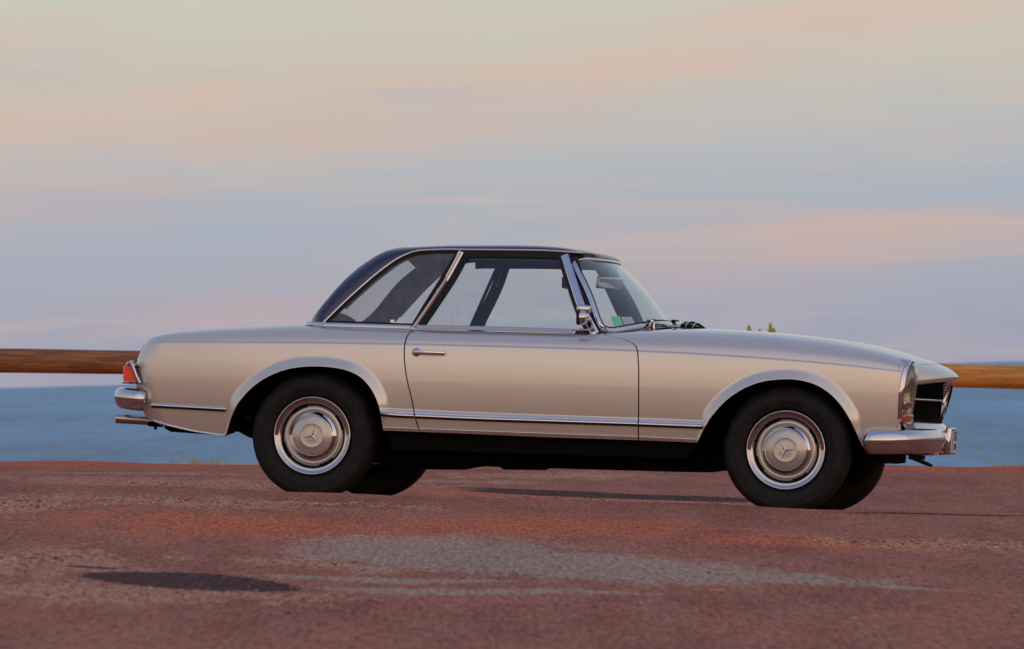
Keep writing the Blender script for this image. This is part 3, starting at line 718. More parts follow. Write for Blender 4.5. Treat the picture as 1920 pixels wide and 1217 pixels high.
k = 4; g.add([p for r in rows for p in r], [(i*k+j, i*k+j+1, (i+1)*k+j+1, (i+1)*k+j) for i in range(len(rows)-1) for j in range(k-1)])
GR = g.build('grille', MAT['under'], car)
gy = np.linspace(-.50, .50, 31)
for zz in np.arange(.494, .680, .0125):
    if abs(zz-.591) < .008: continue
    P = [(XN(y)-.055-.12*(.69-zz), y, zz) for y in gy]
    MB().sweep(P, [(1, 0, 0)]*len(P), [(.004, -.0016), (.004, .0016), (-.006, .0016), (-.006, -.0016)]).build('slat', MAT['under'], GR)
P = [(XN(y)-.075, y, .592) for y in gy]
MB().sweep(P, [(1, 0, 0)]*len(P), [(.012, -.004), (.014, .0), (.012, .005), (-.006, .007), (-.010, 0), (-.006, -.006)]).build('grille_bar', MAT['chrome'], GR)
for sg in (-1, 1):
    MB().add([(2.90, sg*.515, .46), (2.99, sg*.53, .46), (2.995, sg*.53, .70), (2.90, sg*.515, .74), (2.93, sg*.60, .46), (2.96, sg*.60, .74)],
             [(0, 1, 2, 3), (1, 4, 5, 2)]).build('grille_cheek', MAT['paint'], car)
for sg in (-1, 1):
    MB().add([(2.942, sg*.50, .33), (2.946, sg*.80, .33), (2.950, sg*.80, .75), (2.955, sg*.74, .79), (2.955, sg*.56, .79), (2.950, sg*.50, .75)], [(0, 1, 2, 3, 4, 5)]).build('headlight_surround', MAT['paint'], car, smooth=False)
# badge ring with a three armed star, leaning forward at the top
ang = math.atan2(3.127-3.073, .680-.486); MS = Matrix.Translation((3.099, 0, .584)) @ Matrix.Rotation(ang, 4, 'Y')
b = MB(); n_ = 48; ring = [MS @ Vector((0, .1*cos(2*pi*i/n_), .1*sin(2*pi*i/n_))) for i in range(n_)]
b.sweep(ring, [(MS.to_3x3() @ Vector((0, cos(2*pi*i/n_), sin(2*pi*i/n_)))) for i in range(n_)], [(.004, -.008), (.005, 0), (.004, .008), (-.004, .007), (-.004, -.007)], closed_path=True)
for a in (90, 210, 330):
    d = Vector((0, cos(radians(a)), sin(radians(a)))); s = Vector((0, -d.z, d.y)); h = Vector((.009, 0, 0)); o = Vector((0, 0, 0))
    pts = [o+h, o-h, d*.098, s*.012+d*.007, -s*.012+d*.007]
    b.add([MS @ p for p in pts], [(0, 3, 2), (0, 2, 4), (1, 2, 3), (1, 4, 2), (0, 4, 1, 3)])
b.build('star_badge', MAT['chrome'], car, angle=20)
MB().tube([MS @ Vector((0, 0, -.09)), (3.035, 0, .49)], .008, 8).build('badge_stalk', MAT['chrome'], car)
# ---- headlights
for sg in (-1, 1):
    Mh = Matrix.Translation((2.974, sg*.700, .621)) @ Matrix.Rotation(sg*radians(8), 4, 'Z') @ Matrix.Rotation(radians(6.5), 4, 'Y')
    def hp(t, kx=1., kz=1., x=0.):
        c, s = cos(t), sin(t); e = 2/(2.6 if s > 0 else 4.0)
        wz = .092*(1+.06*s)
        return Vector((x, kx*wz*math.copysign(abs(c)**e, c), kz*.163*math.copysign(abs(s)**e, s)))
    n_ = 64; T = [2*pi*i/n_ for i in range(n_)]
    layers = [(1.03, 1.02, -.03), (1.03, 1.02, .002), (1.0, 1.0, .014), (.93, .965, .016), (.86, .93, .008), (.85, .925, -.01)]
    V = [Mh @ hp(t, *L) for L in layers for t in T]
    F = [(i*n_+k, i*n_+(k+1) % n_, (i+1)*n_+(k+1) % n_, (i+1)*n_+k) for i in range(len(layers)-1) for k in range(n_)]
    HLO = MB().add(V, F).build('headlight', MAT['chrome'], car, angle=50)
    prof = [(.86, .93, .006), (.84, .91, .020), (.74, .80, .033), (.55, .60, .041), (.3, .32, .045)]
    V = [Mh @ hp(t, *L) for L in prof for t in T] + [Mh @ Vector((.046, 0, 0))]
    F = [(i*n_+k, i*n_+(k+1) % n_, (i+1)*n_+(k+1) % n_, (i+1)*n_+k) for i in range(len(prof)-1) for k in range(n_)] + [((len(prof)-1)*n_+k, (len(prof)-1)*n_+(k+1) % n_, len(prof)*n_) for k in range(n_)]
    MB().add(V, F).build('lens', MAT['lens'], HLO, angle=80)
    # bowl behind the glass
    bowl = [(.84, .92, .004), (.80, .88, -.02), (.6, .66, -.045), (.2, .22, -.06)]
    V = [Mh @ hp(t, *L) for L in bowl for t in T] + [Mh @ Vector((-.062, 0, 0))]
    F = [(i*n_+k, i*n_+(k+1) % n_, (i+1)*n_+(k+1) % n_, (i+1)*n_+k) for i in range(len(bowl)-1) for k in range(n_)] + [((len(bowl)-1)*n_+k, (len(bowl)-1)*n_+(k+1) % n_, len(bowl)*n_) for k in range(n_)]
    MB().add(V, F).build('reflector', MAT['reflector'], HLO, angle=80)
    b = MB(); b.lathe([(.0, .030), (.03, .028), (.055, .018), (.066, .0), (.066, -.02)], 40, Mh @ Matrix.Translation((-.004, 0, .058)) @ Matrix.Rotation(-pi/2, 4, 'Z')); b.build('main_lamp', MAT['lens'], HLO, angle=80)
    o = MB().box((.006, 0, -.056), (.04, .125, .035), Mh).build('side_lamp', MAT['reflector'], HLO); bevel(o, .008)
    o = MB().box((.016, 0, -.122), (.052, .140, .046), Mh).build('indicator_lamp', MAT['amber'], HLO); bevel(o, .012, 3)
# ---- bumpers
def mirror_y(P): return [(x, -y, z) for x, y, z in P[::-1]]
half = [tuple(p) for p in crom([(2.79, -.868, .370), (2.86, -.872, .371), (2.945, -.852, .374), (3.015, -.795, .378), (3.062, -.70, .381), (3.094, -.52, .384), (3.112, -.27, .387), (3.117, 0, .388)], 8)]
path = half[:-1] + mirror_y(half)
def plan_normals(P, sgn):
    P = np.array(P); T = np.gradient(P, axis=0); Nn = np.stack([T[:, 1], -T[:, 0], 0*T[:, 0]], 1)*sgn; return Nn/np.linalg.norm(Nn, axis=1)[:, None]
prof = [(-.030, .058), (-.012, .060), (.004, .050), (.014, .030), (.018, .006), (.013, -.012), (.010, -.030), (.001, -.050), (-.014, -.060), (-.030, -.056)]
PN = plan_normals(path, 1)
if PN[len(PN)//2][0] < 0: PN = -PN
def bumper(path, PN, prof, name, taper):
    V = []; F = []; n = len(prof); m = len(path)
    for i, (p, q) in enumerate(zip(path, PN)):
        s = min(1, (min(i, m-1-i)+.35)/taper)**.5; sh = .62+.38*s
        for (a, c) in prof: V.append((p[0]+q[0]*(a*sh-(1-s)*.02), p[1]+q[1]*(a*sh-(1-s)*.02), p[2]+c*sh))
    for i in range(m-1):
        for k in range(n-1): F.append((i*n+k, i*n+k+1, (i+1)*n+k+1, (i+1)*n+k))
        F.append((i*n+n-1, i*n, (i+1)*n, (i+1)*n+n-1))
    F.append(tuple(range(n))); F.append(tuple((m-1)*n+k for k in range(n)))
    return MB().add(V, F).build(name, MAT['chrome'], car, angle=60)
BF = bumper(path, PN, prof, 'front_bumper', 4)
half = [tuple(p) for p in crom([(-.872, -.822, .468), (-.93, -.822, .472), (-.985, -.802, .476), (-1.028, -.755, .480), (-1.050, -.68, .482), (-1.068, -.52, .484), (-1.085, -.27, .485), (-1.09, 0, .485)], 8)]
path = half[:-1] + mirror_y(half); PN = plan_normals(path, 1)
if PN[len(PN)//2][0] > 0: PN = -PN
prof = [(-.030, .050), (-.014, .052), (.002, .045), (.011, .028), (.014, .006), (.009, -.016), (.001, -.036), (-.014, -.050), (-.030, -.054)]
BR = bumper(path, PN, prof, 'rear_bumper', 4)
# overriders hidden low on the near side are left off; number plate and its chromed surround
Mp = Matrix.Translation((3.150, 0, .390)) @ Matrix.Rotation(radians(2), 4, 'Y')
o = MB().box((-.018, 0, 0), (.030, .285, .136), Mp).build('plate_frame', MAT['chrome'], BF); bevel(o, .007, 3)
o = MB().box((0, 0, -.004), (.006, .258, .108), Mp).build('number_plate', MAT['plate'], BF)
MB().box((.0032, -.119, -.004), (.002, .018, .104), Mp).build('plate_band', MAT['blue'], BF)
MB().box((.0036, .012, .043), (.002, .150, .010), Mp).build('plate_header', simple('plate_red', (.25, .03, .03), .5), BF)
def text_mesh(txt, size, M, mat, name, parent, depth=.0008):
    cu = bpy.data.curves.new(name, 'FONT'); cu.body = txt; cu.size = size; cu.align_x = 'CENTER'; cu.align_y = 'CENTER'; cu.extrude = depth; cu.space_character = 1.05
    cu.resolution_u = 3
    to = bpy.data.objects.new('tmp', cu); COL.objects.link(to); dg = bpy.context.evaluated_depsgraph_get(); dg.update()
    me = bpy.data.meshes.new_from_object(to.evaluated_get(dg)); bpy.data.objects.remove(to); me.name = name
    me.transform(M); me.materials.clear(); me.materials.append(mat); me.polygons.foreach_set('use_smooth', [False]*len(me.polygons))
    return link(name, me, parent)
TX = Matrix(((0, 0, 1, 0), (1, 0, 0, 0), (0, 1, 0, 0), (0, 0, 0, 1)))     # text plane facing +X, reading towards +Y
text_mesh('583', .056, Mp @ Matrix.Translation((.0034, .012, .016)) @ TX @ Matrix.Diagonal((1.55, .82, 1, 1)), MAT['black'], 'plate_lettering', BF)
text_mesh('388', .056, Mp @ Matrix.Translation((.0034, .012, -.030)) @ TX @ Matrix.Diagonal((1.55, .82, 1, 1)), MAT['black'], 'plate_lettering', BF)
# ---- rear lamps
for sg in (-1, 1):
    poly = [(-.984, .647), (-1.002, .640), (-1.004, .62), (-.998, .566), (-.936, .566), (-.964, .647)]
    yy = [.792, .775, .70, .60, .50]; xo = [.014, .002, -.004, -.008, -.010]
    V = [(x+o, sg*y, z if i else .567+(z-.567)*.96) for i, (y, o) in enumerate(zip(yy, xo)) for x, z in poly]; n = len(poly)
    F = [(i*n+k, i*n+(k+1) % n, (i+1)*n+(k+1) % n, (i+1)*n+k) for i in range(len(yy)-1) for k in range(n)] + [tuple(range(n)), tuple((len(yy)-1)*n+k for k in range(n))]
    TLm = MB().add(V, F).build('tail_light', MAT['red'], car, angle=30)
    P2 = crom([(-.978, sg*.782, .650), (-.962, sg*.797, .658), (-.944, sg*.803, .640), (-.926, sg*.806, .600), (-.902, sg*.812, .556)], 5)
    MB().sweep(P2, [(0, sg, 0)]*len(P2), [(.004, -.008), (.008, 0), (.004, .008), (-.03, .008), (-.03, -.008)]).build('lamp_trim', MAT['chrome'], TLm)
    for z_ in (.558, .651):
        P2 = [(x+o-.006+(.02 if z_ > .6 else 0), sg*y, z_) for (y, o), x in zip(zip(yy, xo), [-.995]*5)]
        MB().sweep(P2, [(-1, 0, 0)]*len(P2), [(.004, -.005), (.006, 0), (.004, .005), (-.06, .005), (-.06, -.005)]).build('lamp_trim', MAT['chrome'], TLm)
# ---- exhaust
for y in (-.455, -.385):
    MB().tube([(-.60, y, .36), (-.80, y, .366), (-1.095, y, .376), (-1.108, y, .3765)], [.024, .024, .0245, .0262], 24, cap=False).build('exhaust_pipe', MAT['steel'], car)
    MB().tube([(-.60, y, .36), (-1.06, y, .3755)], .021, 16).build('pipe_bore', MAT['under'], car)
MB().box((-.905, -.46, .352), (.05, .10, .02)).tube([(-.90, -.46, .36), (-.90, -.46, .325)], .008, 8).tube([(-.93, -.46, .345), (-.86, -.46, .345)], .006, 6).build('pipe_bracket', MAT['under'], car)
MB().tube([(-.86, -.42, .352), (-.83, -.42, .352), (-.55, -.40, .35), (-.50, -.40, .35)], [.02, .036, .045, .03], 16).build('silencer', MAT['under'], car)
# ---- rubbing strips and sill trims (chrome carried on the body skin)
def on_side(pts, sg, name, prof, mat, parent=car, step=.05, taper=False):
    pts = np.array(pts); xs = np.arange(pts[0, 0], pts[-1, 0], step); xs = np.append(xs, pts[-1, 0]); zs = np.interp(xs, pts[:, 0], pts[:, 1])
    P = [(x, sg*float(S(x, z)), z) for x, z in zip(xs, zs)]
    return MB().sweep(P, [(0, sg, 0)]*len(P), prof).build(name, mat, parent, angle=25)
stp = [(.000, -.0125), (.007, -.0115), (.012, -.004), (.012, .003), (.006, .0115), (.000, .0125)]
sil = [(.000, -.010), (.003, -.010), (.0042, .004), (.0085, .0055), (.0085, .0075), (.003, .0115), (.000, .0115)]
def zline(name, x): c = CV[name]; return float(np.interp(x, [p[0] for p in c], [p[1] for p in c]))
for sg in (-1, 1):
    def seg(name, a, b, pr, nm, par): on_side([(x, zline(name, x)) for x in np.linspace(a, b, 12)], sg, nm, pr if sg > 0 else [(p, -q) for p, q in pr][::-1], MAT['chrome'], par)
    dr = DOOR if sg < 0 else DOOR2
    xr = dR[-3][0]; seg('STRIPC', .362, .528, stp, 'side_trim', car); seg('STRIPC', .536, 1.660, stp, 'side_trim', dr); seg('STRIPC', 1.668, 1.992, stp, 'side_trim', car)
    seg('STRIPR', -.842, -.444, stp, 'side_trim', car)
    for cn_, a_, b_, pa_ in (('STRIPC', .362, .528, car), ('STRIPC', .536, 1.660, dr), ('STRIPC', 1.668, 1.992, car), ('STRIPR', -.840, -.446, car)):
        pr_ = [(.0, -.0135), (.0105, -.0128), (.0132, -.0045), (.0132, -.0008), (.0, -.0008)]
        on_side([(x, zline(cn_, x)) for x in np.linspace(a_, b_, 12)], sg, 'dark_reflection_strip', pr_ if sg > 0 else [(p_, -q_) for p_, q_ in pr_][::-1], MAT['black'], pa_)  # black strip standing in for dark ground mirrored in the lower chrome
    o_ = .0115
    def sseg(a, b, par): on_side([(x, zline('SILLTRIM', x)-o_) for x in np.linspace(a, b, 12)], sg, 'sill_trim', sil if sg > 0 else [(p, -q) for p, q in sil][::-1], MAT['brushed'], par)
    sseg(.374, .548, car); sseg(.556, 1.661, dr); sseg(1.669, 1.958, car)
# ---- door handle
for sg, dr in ((-1, DOOR), (1, DOOR2)):
    x0, z0 = .530, .7515; y0 = float(S(x0, z0))
    My = lambda x, z: Matrix.Translation((x, sg*float(S(x, z)), z)) @ (Matrix.Rotation(0, 4, 'Z') if sg > 0 else Matrix.Rotation(pi, 4, 'Z'))
    b = MB(); b.lathe([(.023, -.002), (.0225, .004), (.019, .007), (.013, .012), (.011, .022), (.006, .026), (0, .026)], 32, My(x0, z0))
    b.lathe([(.013, -.002), (.0125, .004), (.009, .008), (.007, .018)], 24, My(.664, .750))
    P = crom([(.530, sg*(y0+.024), .7515), (.56, sg*(y0+.032), .7515), (.60, sg*(y0+.035), .7512), (.645, sg*(y0+.030), .7505), (.675, sg*(y0+.018), .7500)], 5)
    b.sweep(P, [(0, sg, 0)]*len(P), [(.005, -.008), (.007, 0), (.005, .008), (-.004, .010), (-.006, 0), (-.004, -.010)])
    b.build('door_handle', MAT['chrome'], dr, angle=50)
# ---- greenhouse
def GY(z):
    d = np.maximum(0, np.asarray(z, float)-.88); return .755-.34*d-.25*d*d
drip = relax(crom(CV['DRIP'], 5), 6)
for sg in (-1, 1):
    P = [(x, sg*(float(GY(z))+.006), z) for x, z in drip]
    MB().sweep(P, [(0, sg, .25)]*len(P), [(-.006, -.0048), (.003, -.0048), (.0055, -.0015), (.0055, .0015), (.003, .0048), (-.006, .0048)]).build('drip_trim', MAT['brushed'], car, angle=40)
ZD = gsm(CV['DRIP'], .02); ZR = gsm(CV['ROOFSIL']+[(1.31, 1.279)], .030)
def roof_pt(x, s):
    """x along the car, s -1..1 across"""
    a = abs(s); sg = 1 if s >= 0 else -1
    zr = float(ZR(x)); base = .880
    if x >= .03: z0 = float(ZD(x)); y0 = float(GY(z0))+.002
    else:
        z0 = base; q = np.clip((x+.125)/.155, 0, 1); y0 = .755*(1-(1-q)**2.4)**.5 if q < 1 else .755
    rear = 1-float(sm(.18, .55, x)); ysh = min(.50 - .03*rear, y0*.80)
    front = float(sm(1.05, 1.31, x))
    if a > .55:
        t = (1-a)/.45*pi/2; y = ysh+(y0-ysh)*cos(t)**.85; z = z0+(zr-z0)*sin(t)**(.9)
        lim = float(ZR(x-.1835*max(0, y-.47))) if x-.1835*max(0, y-.47) > -.104 else .885
        if x < .75 and z > lim: z = max(z0, lim)
    else:
        u = a/.55; y = ysh*u; z = zr + (.045*rear*min(1, (zr-base)/.06) - .014*(1-rear)*(1-front) + .012*front)*(1-u*u)
    return Vector((x, sg*y, z))
xs = np.concatenate([np.linspace(-.118, .30, 44), np.linspace(.32, 1.306, 50)]); ss = np.concatenate([np.linspace(-1, -.55, 16), np.linspace(-.51, .51, 25), np.linspace(.55, 1, 16)])
ns = len(ss); V = [roof_pt(x, s) for x in xs for s in ss]
Fh, Fw = [], []
for i in range(len(xs)-1):
    for k in range(ns-1):
        xm, smid = (xs[i]+xs[i+1])/2, (ss[k]+ss[k+1])/2
        zr = float(ZR(xm)); win = abs(smid) < .71 and zr > .925 and zr < 1.235
        (Fw if win else Fh).append((i*ns+k, (i+1)*ns+k, (i+1)*ns+k+1, i*ns+k+1))
HT = MB().add(V, Fh).build('hardtop', MAT['navy'], car, angle=60)
MB().add(V, Fw).build('rear_window', MAT['dusty'], HT, angle=60)
# lining
Vi = []
for x in xs:
    for s in ss:
        p = roof_pt(x, s); q = Vector((p.x+.022 if x < .45 else p.x, p.y*.965, p.z-.020 if x > .1 else p.z)); Vi.append(q)
MB().add(Vi, Fh).build('roof_lining', MAT['cloth'], HT, angle=60)
# base rail of the hardtop
base = [(x, z) for x, z in [(.48, .876), (.25, .8755), (.02, .876)]]
P = [(.476, -.762, .877), (.25, -.765, .878), (.06, -.765, .879), (.01, -.757, .880), (-.06, -.70, .882), (-.10, -.60, .884), (-.135, -.40, .888), (-.15, -.15, .890)]
P = [tuple(p) for p in crom(P, 6)]; path = P[:-1]+[(-.153, 0, .890)]+[(x, -y, z) for x, y, z in P[::-1]]
PN = plan_normals(path, 1); PN = PN if PN[0][1] < 0 else -PN
MB().sweep(path, [tuple(q) for q in PN], [(-.01, -.013), (.004, -.013), (.009, -.006), (.007, .006), (.003, .011), (-.01, .011)]).build('base_rail', MAT['chrome'], HT, angle=40)
# header over the windscreen
def wtop(s): return Vector((1.378-.128*abs(s)**2.3, .59*s, 1.253-.004*abs(s)))
def wbot(s): return Vector((1.655-.212*abs(s)**2.3, .745*s, .948-.072*abs(s)**2.0))
sv = np.linspace(-1, 1, 41)
rows = []
for s in sv:
    a = roof_pt(1.306, s); b_ = wtop(s)+Vector((.006, 0, .016)); m_ = (a+b_)/2+Vector((.004, 0, .008))
    rows.append([a, m_, b_, wtop(s)+Vector((.004, 0, .006))])
MB().add([p for r in rows for p in r], [(i*4+j, i*4+j+1, (i+1)*4+j+1, (i+1)*4+j) for i in range(len(rows)-1) for j in range(3)]).build('windscreen_header', MAT['navy'], car, angle=50)
# windscreen glass and frame
WS = []
nt = 12
for i in range(nt+1):
    t = i/nt
    for s in sv: 
        p = wbot(s).lerp(wtop(s), t)+Vector((.016*sin(pi*t), 0, .010*sin(pi*t))); WS.append(p)
k = len(sv); F = [(i*k+j, i*k+j+1, (i+1)*k+j+1, (i+1)*k+j) for i in range(nt) for j in range(k-1)]
SCR = MB().add(WS, F).build('windscreen', MAT['screen'], car, angle=80)
fr = [WS[j] for j in range(k)] + [WS[i*k+k-1] for i in range(1, nt)] + [WS[nt*k+j] for j in range(k-1, -1, -1)] + [WS[i*k] for i in range(nt-1, 0, -1)]
# round the lower corners
fr = [Vector(p) for p in fr]
for _ in range(4): fr = [(fr[i-1]+fr[i]*2+fr[(i+1) % len(fr)])/4 for i in range(len(fr))]
cen = Vector((1.30, 0, 1.05))
MB().sweep(fr, [(p-cen)*Vector((1.6, 1, .3)) for p in fr], [(.006, -.012), (.012, -.006), (.013, .004), (.008, .012), (-.006, .012), (-.006, -.012)], closed_path=True).build('screen_frame', MAT['chrome'], SCR, angle=40)
MB().sweep([p-(p-cen).normalized()*.006 for p in fr], [(p-cen)*Vector((1.6, 1, .3)) for p in fr], [(.003, -.017), (.003, .017), (-.010, .015), (-.010, -.015)], closed_path=True).build('screen_seal', MAT['black'], SCR, angle=40)
for sg in (-1, 1):
    # windscreen pillar
    pl = [(1.196, 1.262), (1.255, 1.13), (1.318, .990), (1.395, .868)]
    P = [(x+.022, sg*(float(GY(z))+.006), z) for x, z in crom(pl, 5)]
    pr = [(-.03, -.022), (.002, -.022), (.009, -.010), (.009, .012), (.002, .022), (-.03, .022)]
    MB().sweep(P, [(0, sg, 0)]*len(P), pr).build('windscreen_pillar', MAT['chrome'], car, angle=30)
    P = [(x-.008, sg*(float(GY(z))+.001), z) for x, z in crom(pl, 5)]
    MB().sweep(P, [(0, sg, 0)]*len(P), [(-.03, -.006), (.006, -.006), (.006, .006), (-.03, .006)]).build('pillar_seal', MAT['dark'], car)
    P = [(x+.030, sg*(float(GY(z))-.045), z) for x, z in crom(pl, 5)]
    MB().sweep(P, [(0, -sg, 0)]*len(P), [(-.015, -.050), (.015, -.044), (.015, .044), (-.015, .050)]).build('inner_pillar', MAT['cloth'], car)
    # rear door pillar
    P = [(x, sg*(float(GY(z))+.004), z) for x, z in crom([(.492, .880), (.565, 1.008), (.630, 1.130), (.688, 1.268)], 4)]
    MB().sweep(P, [(0, sg, 0)]*len(P), [(-.02, -.0135), (.004, -.0135), (.010, -.008), (.004, -.001), (.010, .006), (.004, .0135), (-.02, .0135)]).build('door_pillar', MAT['chrome'], car, angle=20)
    P = [(x+.024, sg*(float(GY(z))-.012), z) for x, z in crom([(.502, .880), (.575, 1.008), (.640, 1.130), (.692, 1.255)], 4)]
    MB().sweep(P, [(0, sg, 0)]*len(P), [(-.012, -.015), (.008, -.015), (.008, .015), (-.012, .015)]).build('pillar_seal', MAT['black'], car)
    # rail over the door, inside the drip moulding
    P = [(x, sg*(float(GY(1.262))-.012), z-.022) for x, z in [(x, float(ZD(x))) for x in np.linspace(.69, 1.25, 14)]]
    MB().sweep(P, [(0, sg, 0)]*len(P), [(-.02, -.018), (.008, -.016), (.008, .014), (-.02, .018)]).build('door_rail', MAT['dark'], car)
    P = [(x, sg*(float(GY(1.262))-.040), z-.030) for x, z in [(x, float(ZD(x))) for x in np.linspace(.55, 1.27, 14)]]
    MB().sweep(P, [(0, sg, 0)]*len(P), [(-.02, -.026), (.010, -.024), (.010, .022), (-.02, .026)]).build('inner_rail', MAT['cloth'], car)
    # chrome belt along the door
    P = [(x, sg*(.760), z) for x, z in [(.505, .8775), (.70, .8800), (.9433, .8810), (1.12, .8805), (1.300, .879)]]
    MB().sweep(P, [(0, sg, 0)]*len(P), [(-.01, -.012), (.004, -.012), (.009, -.006), (.004, .003), (.001, .004), (.003, .009), (-.01, .010)]).build('belt_trim', MAT['chrome'], dr if False else (DOOR if sg < 0 else DOOR2), angle=20)
    # quarter window with its seal
    q = [(.045, .893), (.148, 1.0087), (.247, 1.108), (.335, 1.188), (.392, 1.229), (.466, 1.254), (.568, 1.266), (.672, 1.267), (.482, .889)]
    Q = [Vector((x, sg*(float(GY(z))-.008), z)) for x, z in q]
    QW = MB().add(Q, [tuple(range(len(Q)))]).build('quarter_window', MAT['dusty'], car)
    path = [Q[i] for i in range(len(Q))]
    pp = []
    for i in range(len(path)):
        a, b_ = path[i], path[(i+1) % len(path)]
        for t in range(4): pp.append(a.lerp(b_, t/4))
    MB().sweep(pp, [(0, sg, 0)]*len(pp), [(-.012, -.007), (.006, -.007), (.006, .008), (-.012, .008)], closed_path=True).build('window_seal', MAT['black'], QW)
    # drop window in the door: glass up to just under the rail
    q = [(.552, .872), (.705, 1.222), (.72, 1.232), (1.205, 1.232), (1.372, .872)]
    Q = [Vector((x, sg*(float(GY(z))-.020), z)) for x, z in q]
    if sg > 0:
        dw = MB().add(Q, [tuple(range(len(Q)))]).build('door_window', MAT['glass'], car)
        MB().tube([Q[0], Q[1], Q[2], Q[3]], .0018, 6).build('glass_edge', simple('glass_edge', (.05, .10, .09), .3), dw)
    else: MB().add([Vector((x, sg*(float(GY(z))-.020), z)) for x, z in [(.535, .872), (.700, 1.262), (1.19, 1.262), (1.372, .872)]], [(0, 1, 2, 3)]).build('door_window', MAT['glass'], car)
# catch of the opening quarter window
MB().box((.405, -.735, .897), (.075, .010, .008)).box((.375, -.73, .907), (.02, .012, .012)).build('window_catch', MAT['chrome'], car)
# sun visors, inner mirror, sticker, dashboard, wheel
for sg in (-1, 1):
    b = MB(); b.box((1.165, sg*.30, 1.240), (.15, .36, .022), None); o = b.build('sun_visor', MAT['cloth'], car); bevel(o, .010, 3)
o = MB().box((0, 0, 0), (.020, .235, .062), Matrix.Translation((1.352, .01, 1.148)) @ Matrix.Rotation(radians(-22), 4, 'Z') @ Matrix.Rotation(radians(12), 4, 'Y')).build('inner_mirror', MAT['chrome'], car); bevel(o, .008, 3)
MB().tube([(1.355, 0, 1.175), (1.362, 0, 1.225)], .006, 8).build('mirror_stem', MAT['chrome'], car)
o = MB().box((1.0, .12, 1.160), (.02, .20, .06), Matrix.Translation((.085, .15, -.01)) ).build('sun_visor', MAT['cloth'], car); bevel(o, .008, 3)
def on_screen(s, t, off=-.008): return wbot(s).lerp(wtop(s), t)+Vector((.016*sin(pi*t)+off, 0, .010*sin(pi*t)))
MB().add([on_screen(-.86, .05), on_screen(-.765, .035), on_screen(-.765, .160), on_screen(-.86, .175)], [(0, 1, 2, 3)]).build('green_sticker', MAT['green'], SCR, smooth=False)
MB().add([on_screen(-.755, .03), on_screen(-.62, .02), on_screen(-.63, .13), on_screen(-.755, .15)], [(0, 1, 2, 3)]).build('pale_sticker', MAT['paper'], SCR, smooth=False)
rows = []
for s in np.linspace(-1, 1, 25):
    b_ = wbot(s*.96); rows.append([(b_.x-.02, b_.y, b_.z-.02), (b_.x-.06, b_.y, b_.z-.004-.010*abs(s)), (b_.x-.16, b_.y*.98, b_.z-.004-.02*(1-abs(s))), (1.32, b_.y*.97, .895), (1.29, b_.y*.97, .86), (1.33, b_.y*.97, .62)])
MB().add([p for r in rows for p in r], [(i*6+j, i*6+j+1, (i+1)*6+j+1, (i+1)*6+j) for i in range(len(rows)-1) for j in range(5)]).build('dashboard', MAT['dark'], car, angle=50)
b = MB(); n_ = 36; Mst = Matrix.Translation((1.14, .36, .80)) @ Matrix.Rotation(radians(-62), 4, 'Y')
ring = [Mst @ Vector((.19*cos(2*pi*i/n_), .19*sin(2*pi*i/n_), 0)) for i in range(n_)]
b.sweep(ring, [(Mst.to_3x3() @ Vector((cos(2*pi*i/n_), sin(2*pi*i/n_), 0))) for i in range(n_)], [(.009*cos(a), .009*sin(a)) for a in np.linspace(0, 2*pi, 8)[:-1]], closed_path=True)
b.tube([Mst @ Vector((-.18, 0, 0)), Mst @ Vector((.18, 0, 0))], .007).tube([Mst @ Vector((0, 0, -.02)), (1.34, .36, .69)], .02)
b.build('steering_wheel', MAT['dark'], car)
# cowl between windscreen and bonnet
rows = []
for s in np.linspace(-1, 1, 31):
    b_ = wbot(s); y2 = s*.80
    x2 = 1.72; z2 = float(hoodtop(np.array([x2]), np.array([s*.9]))[2][0]) if True else 0
    rows.append([(b_.x-.03, b_.y, b_.z-.025), (b_.x+.004, b_.y, b_.z-.016), (b_.x+.02, b_.y*1.005, b_.z-.022)])
MB().add([p for r in rows for p in r], [(i*3+j, i*3+j+1, (i+1)*3+j+1, (i+1)*3+j) for i in range(len(rows)-1) for j in range(2)]).build('scuttle', MAT['paint'], car)
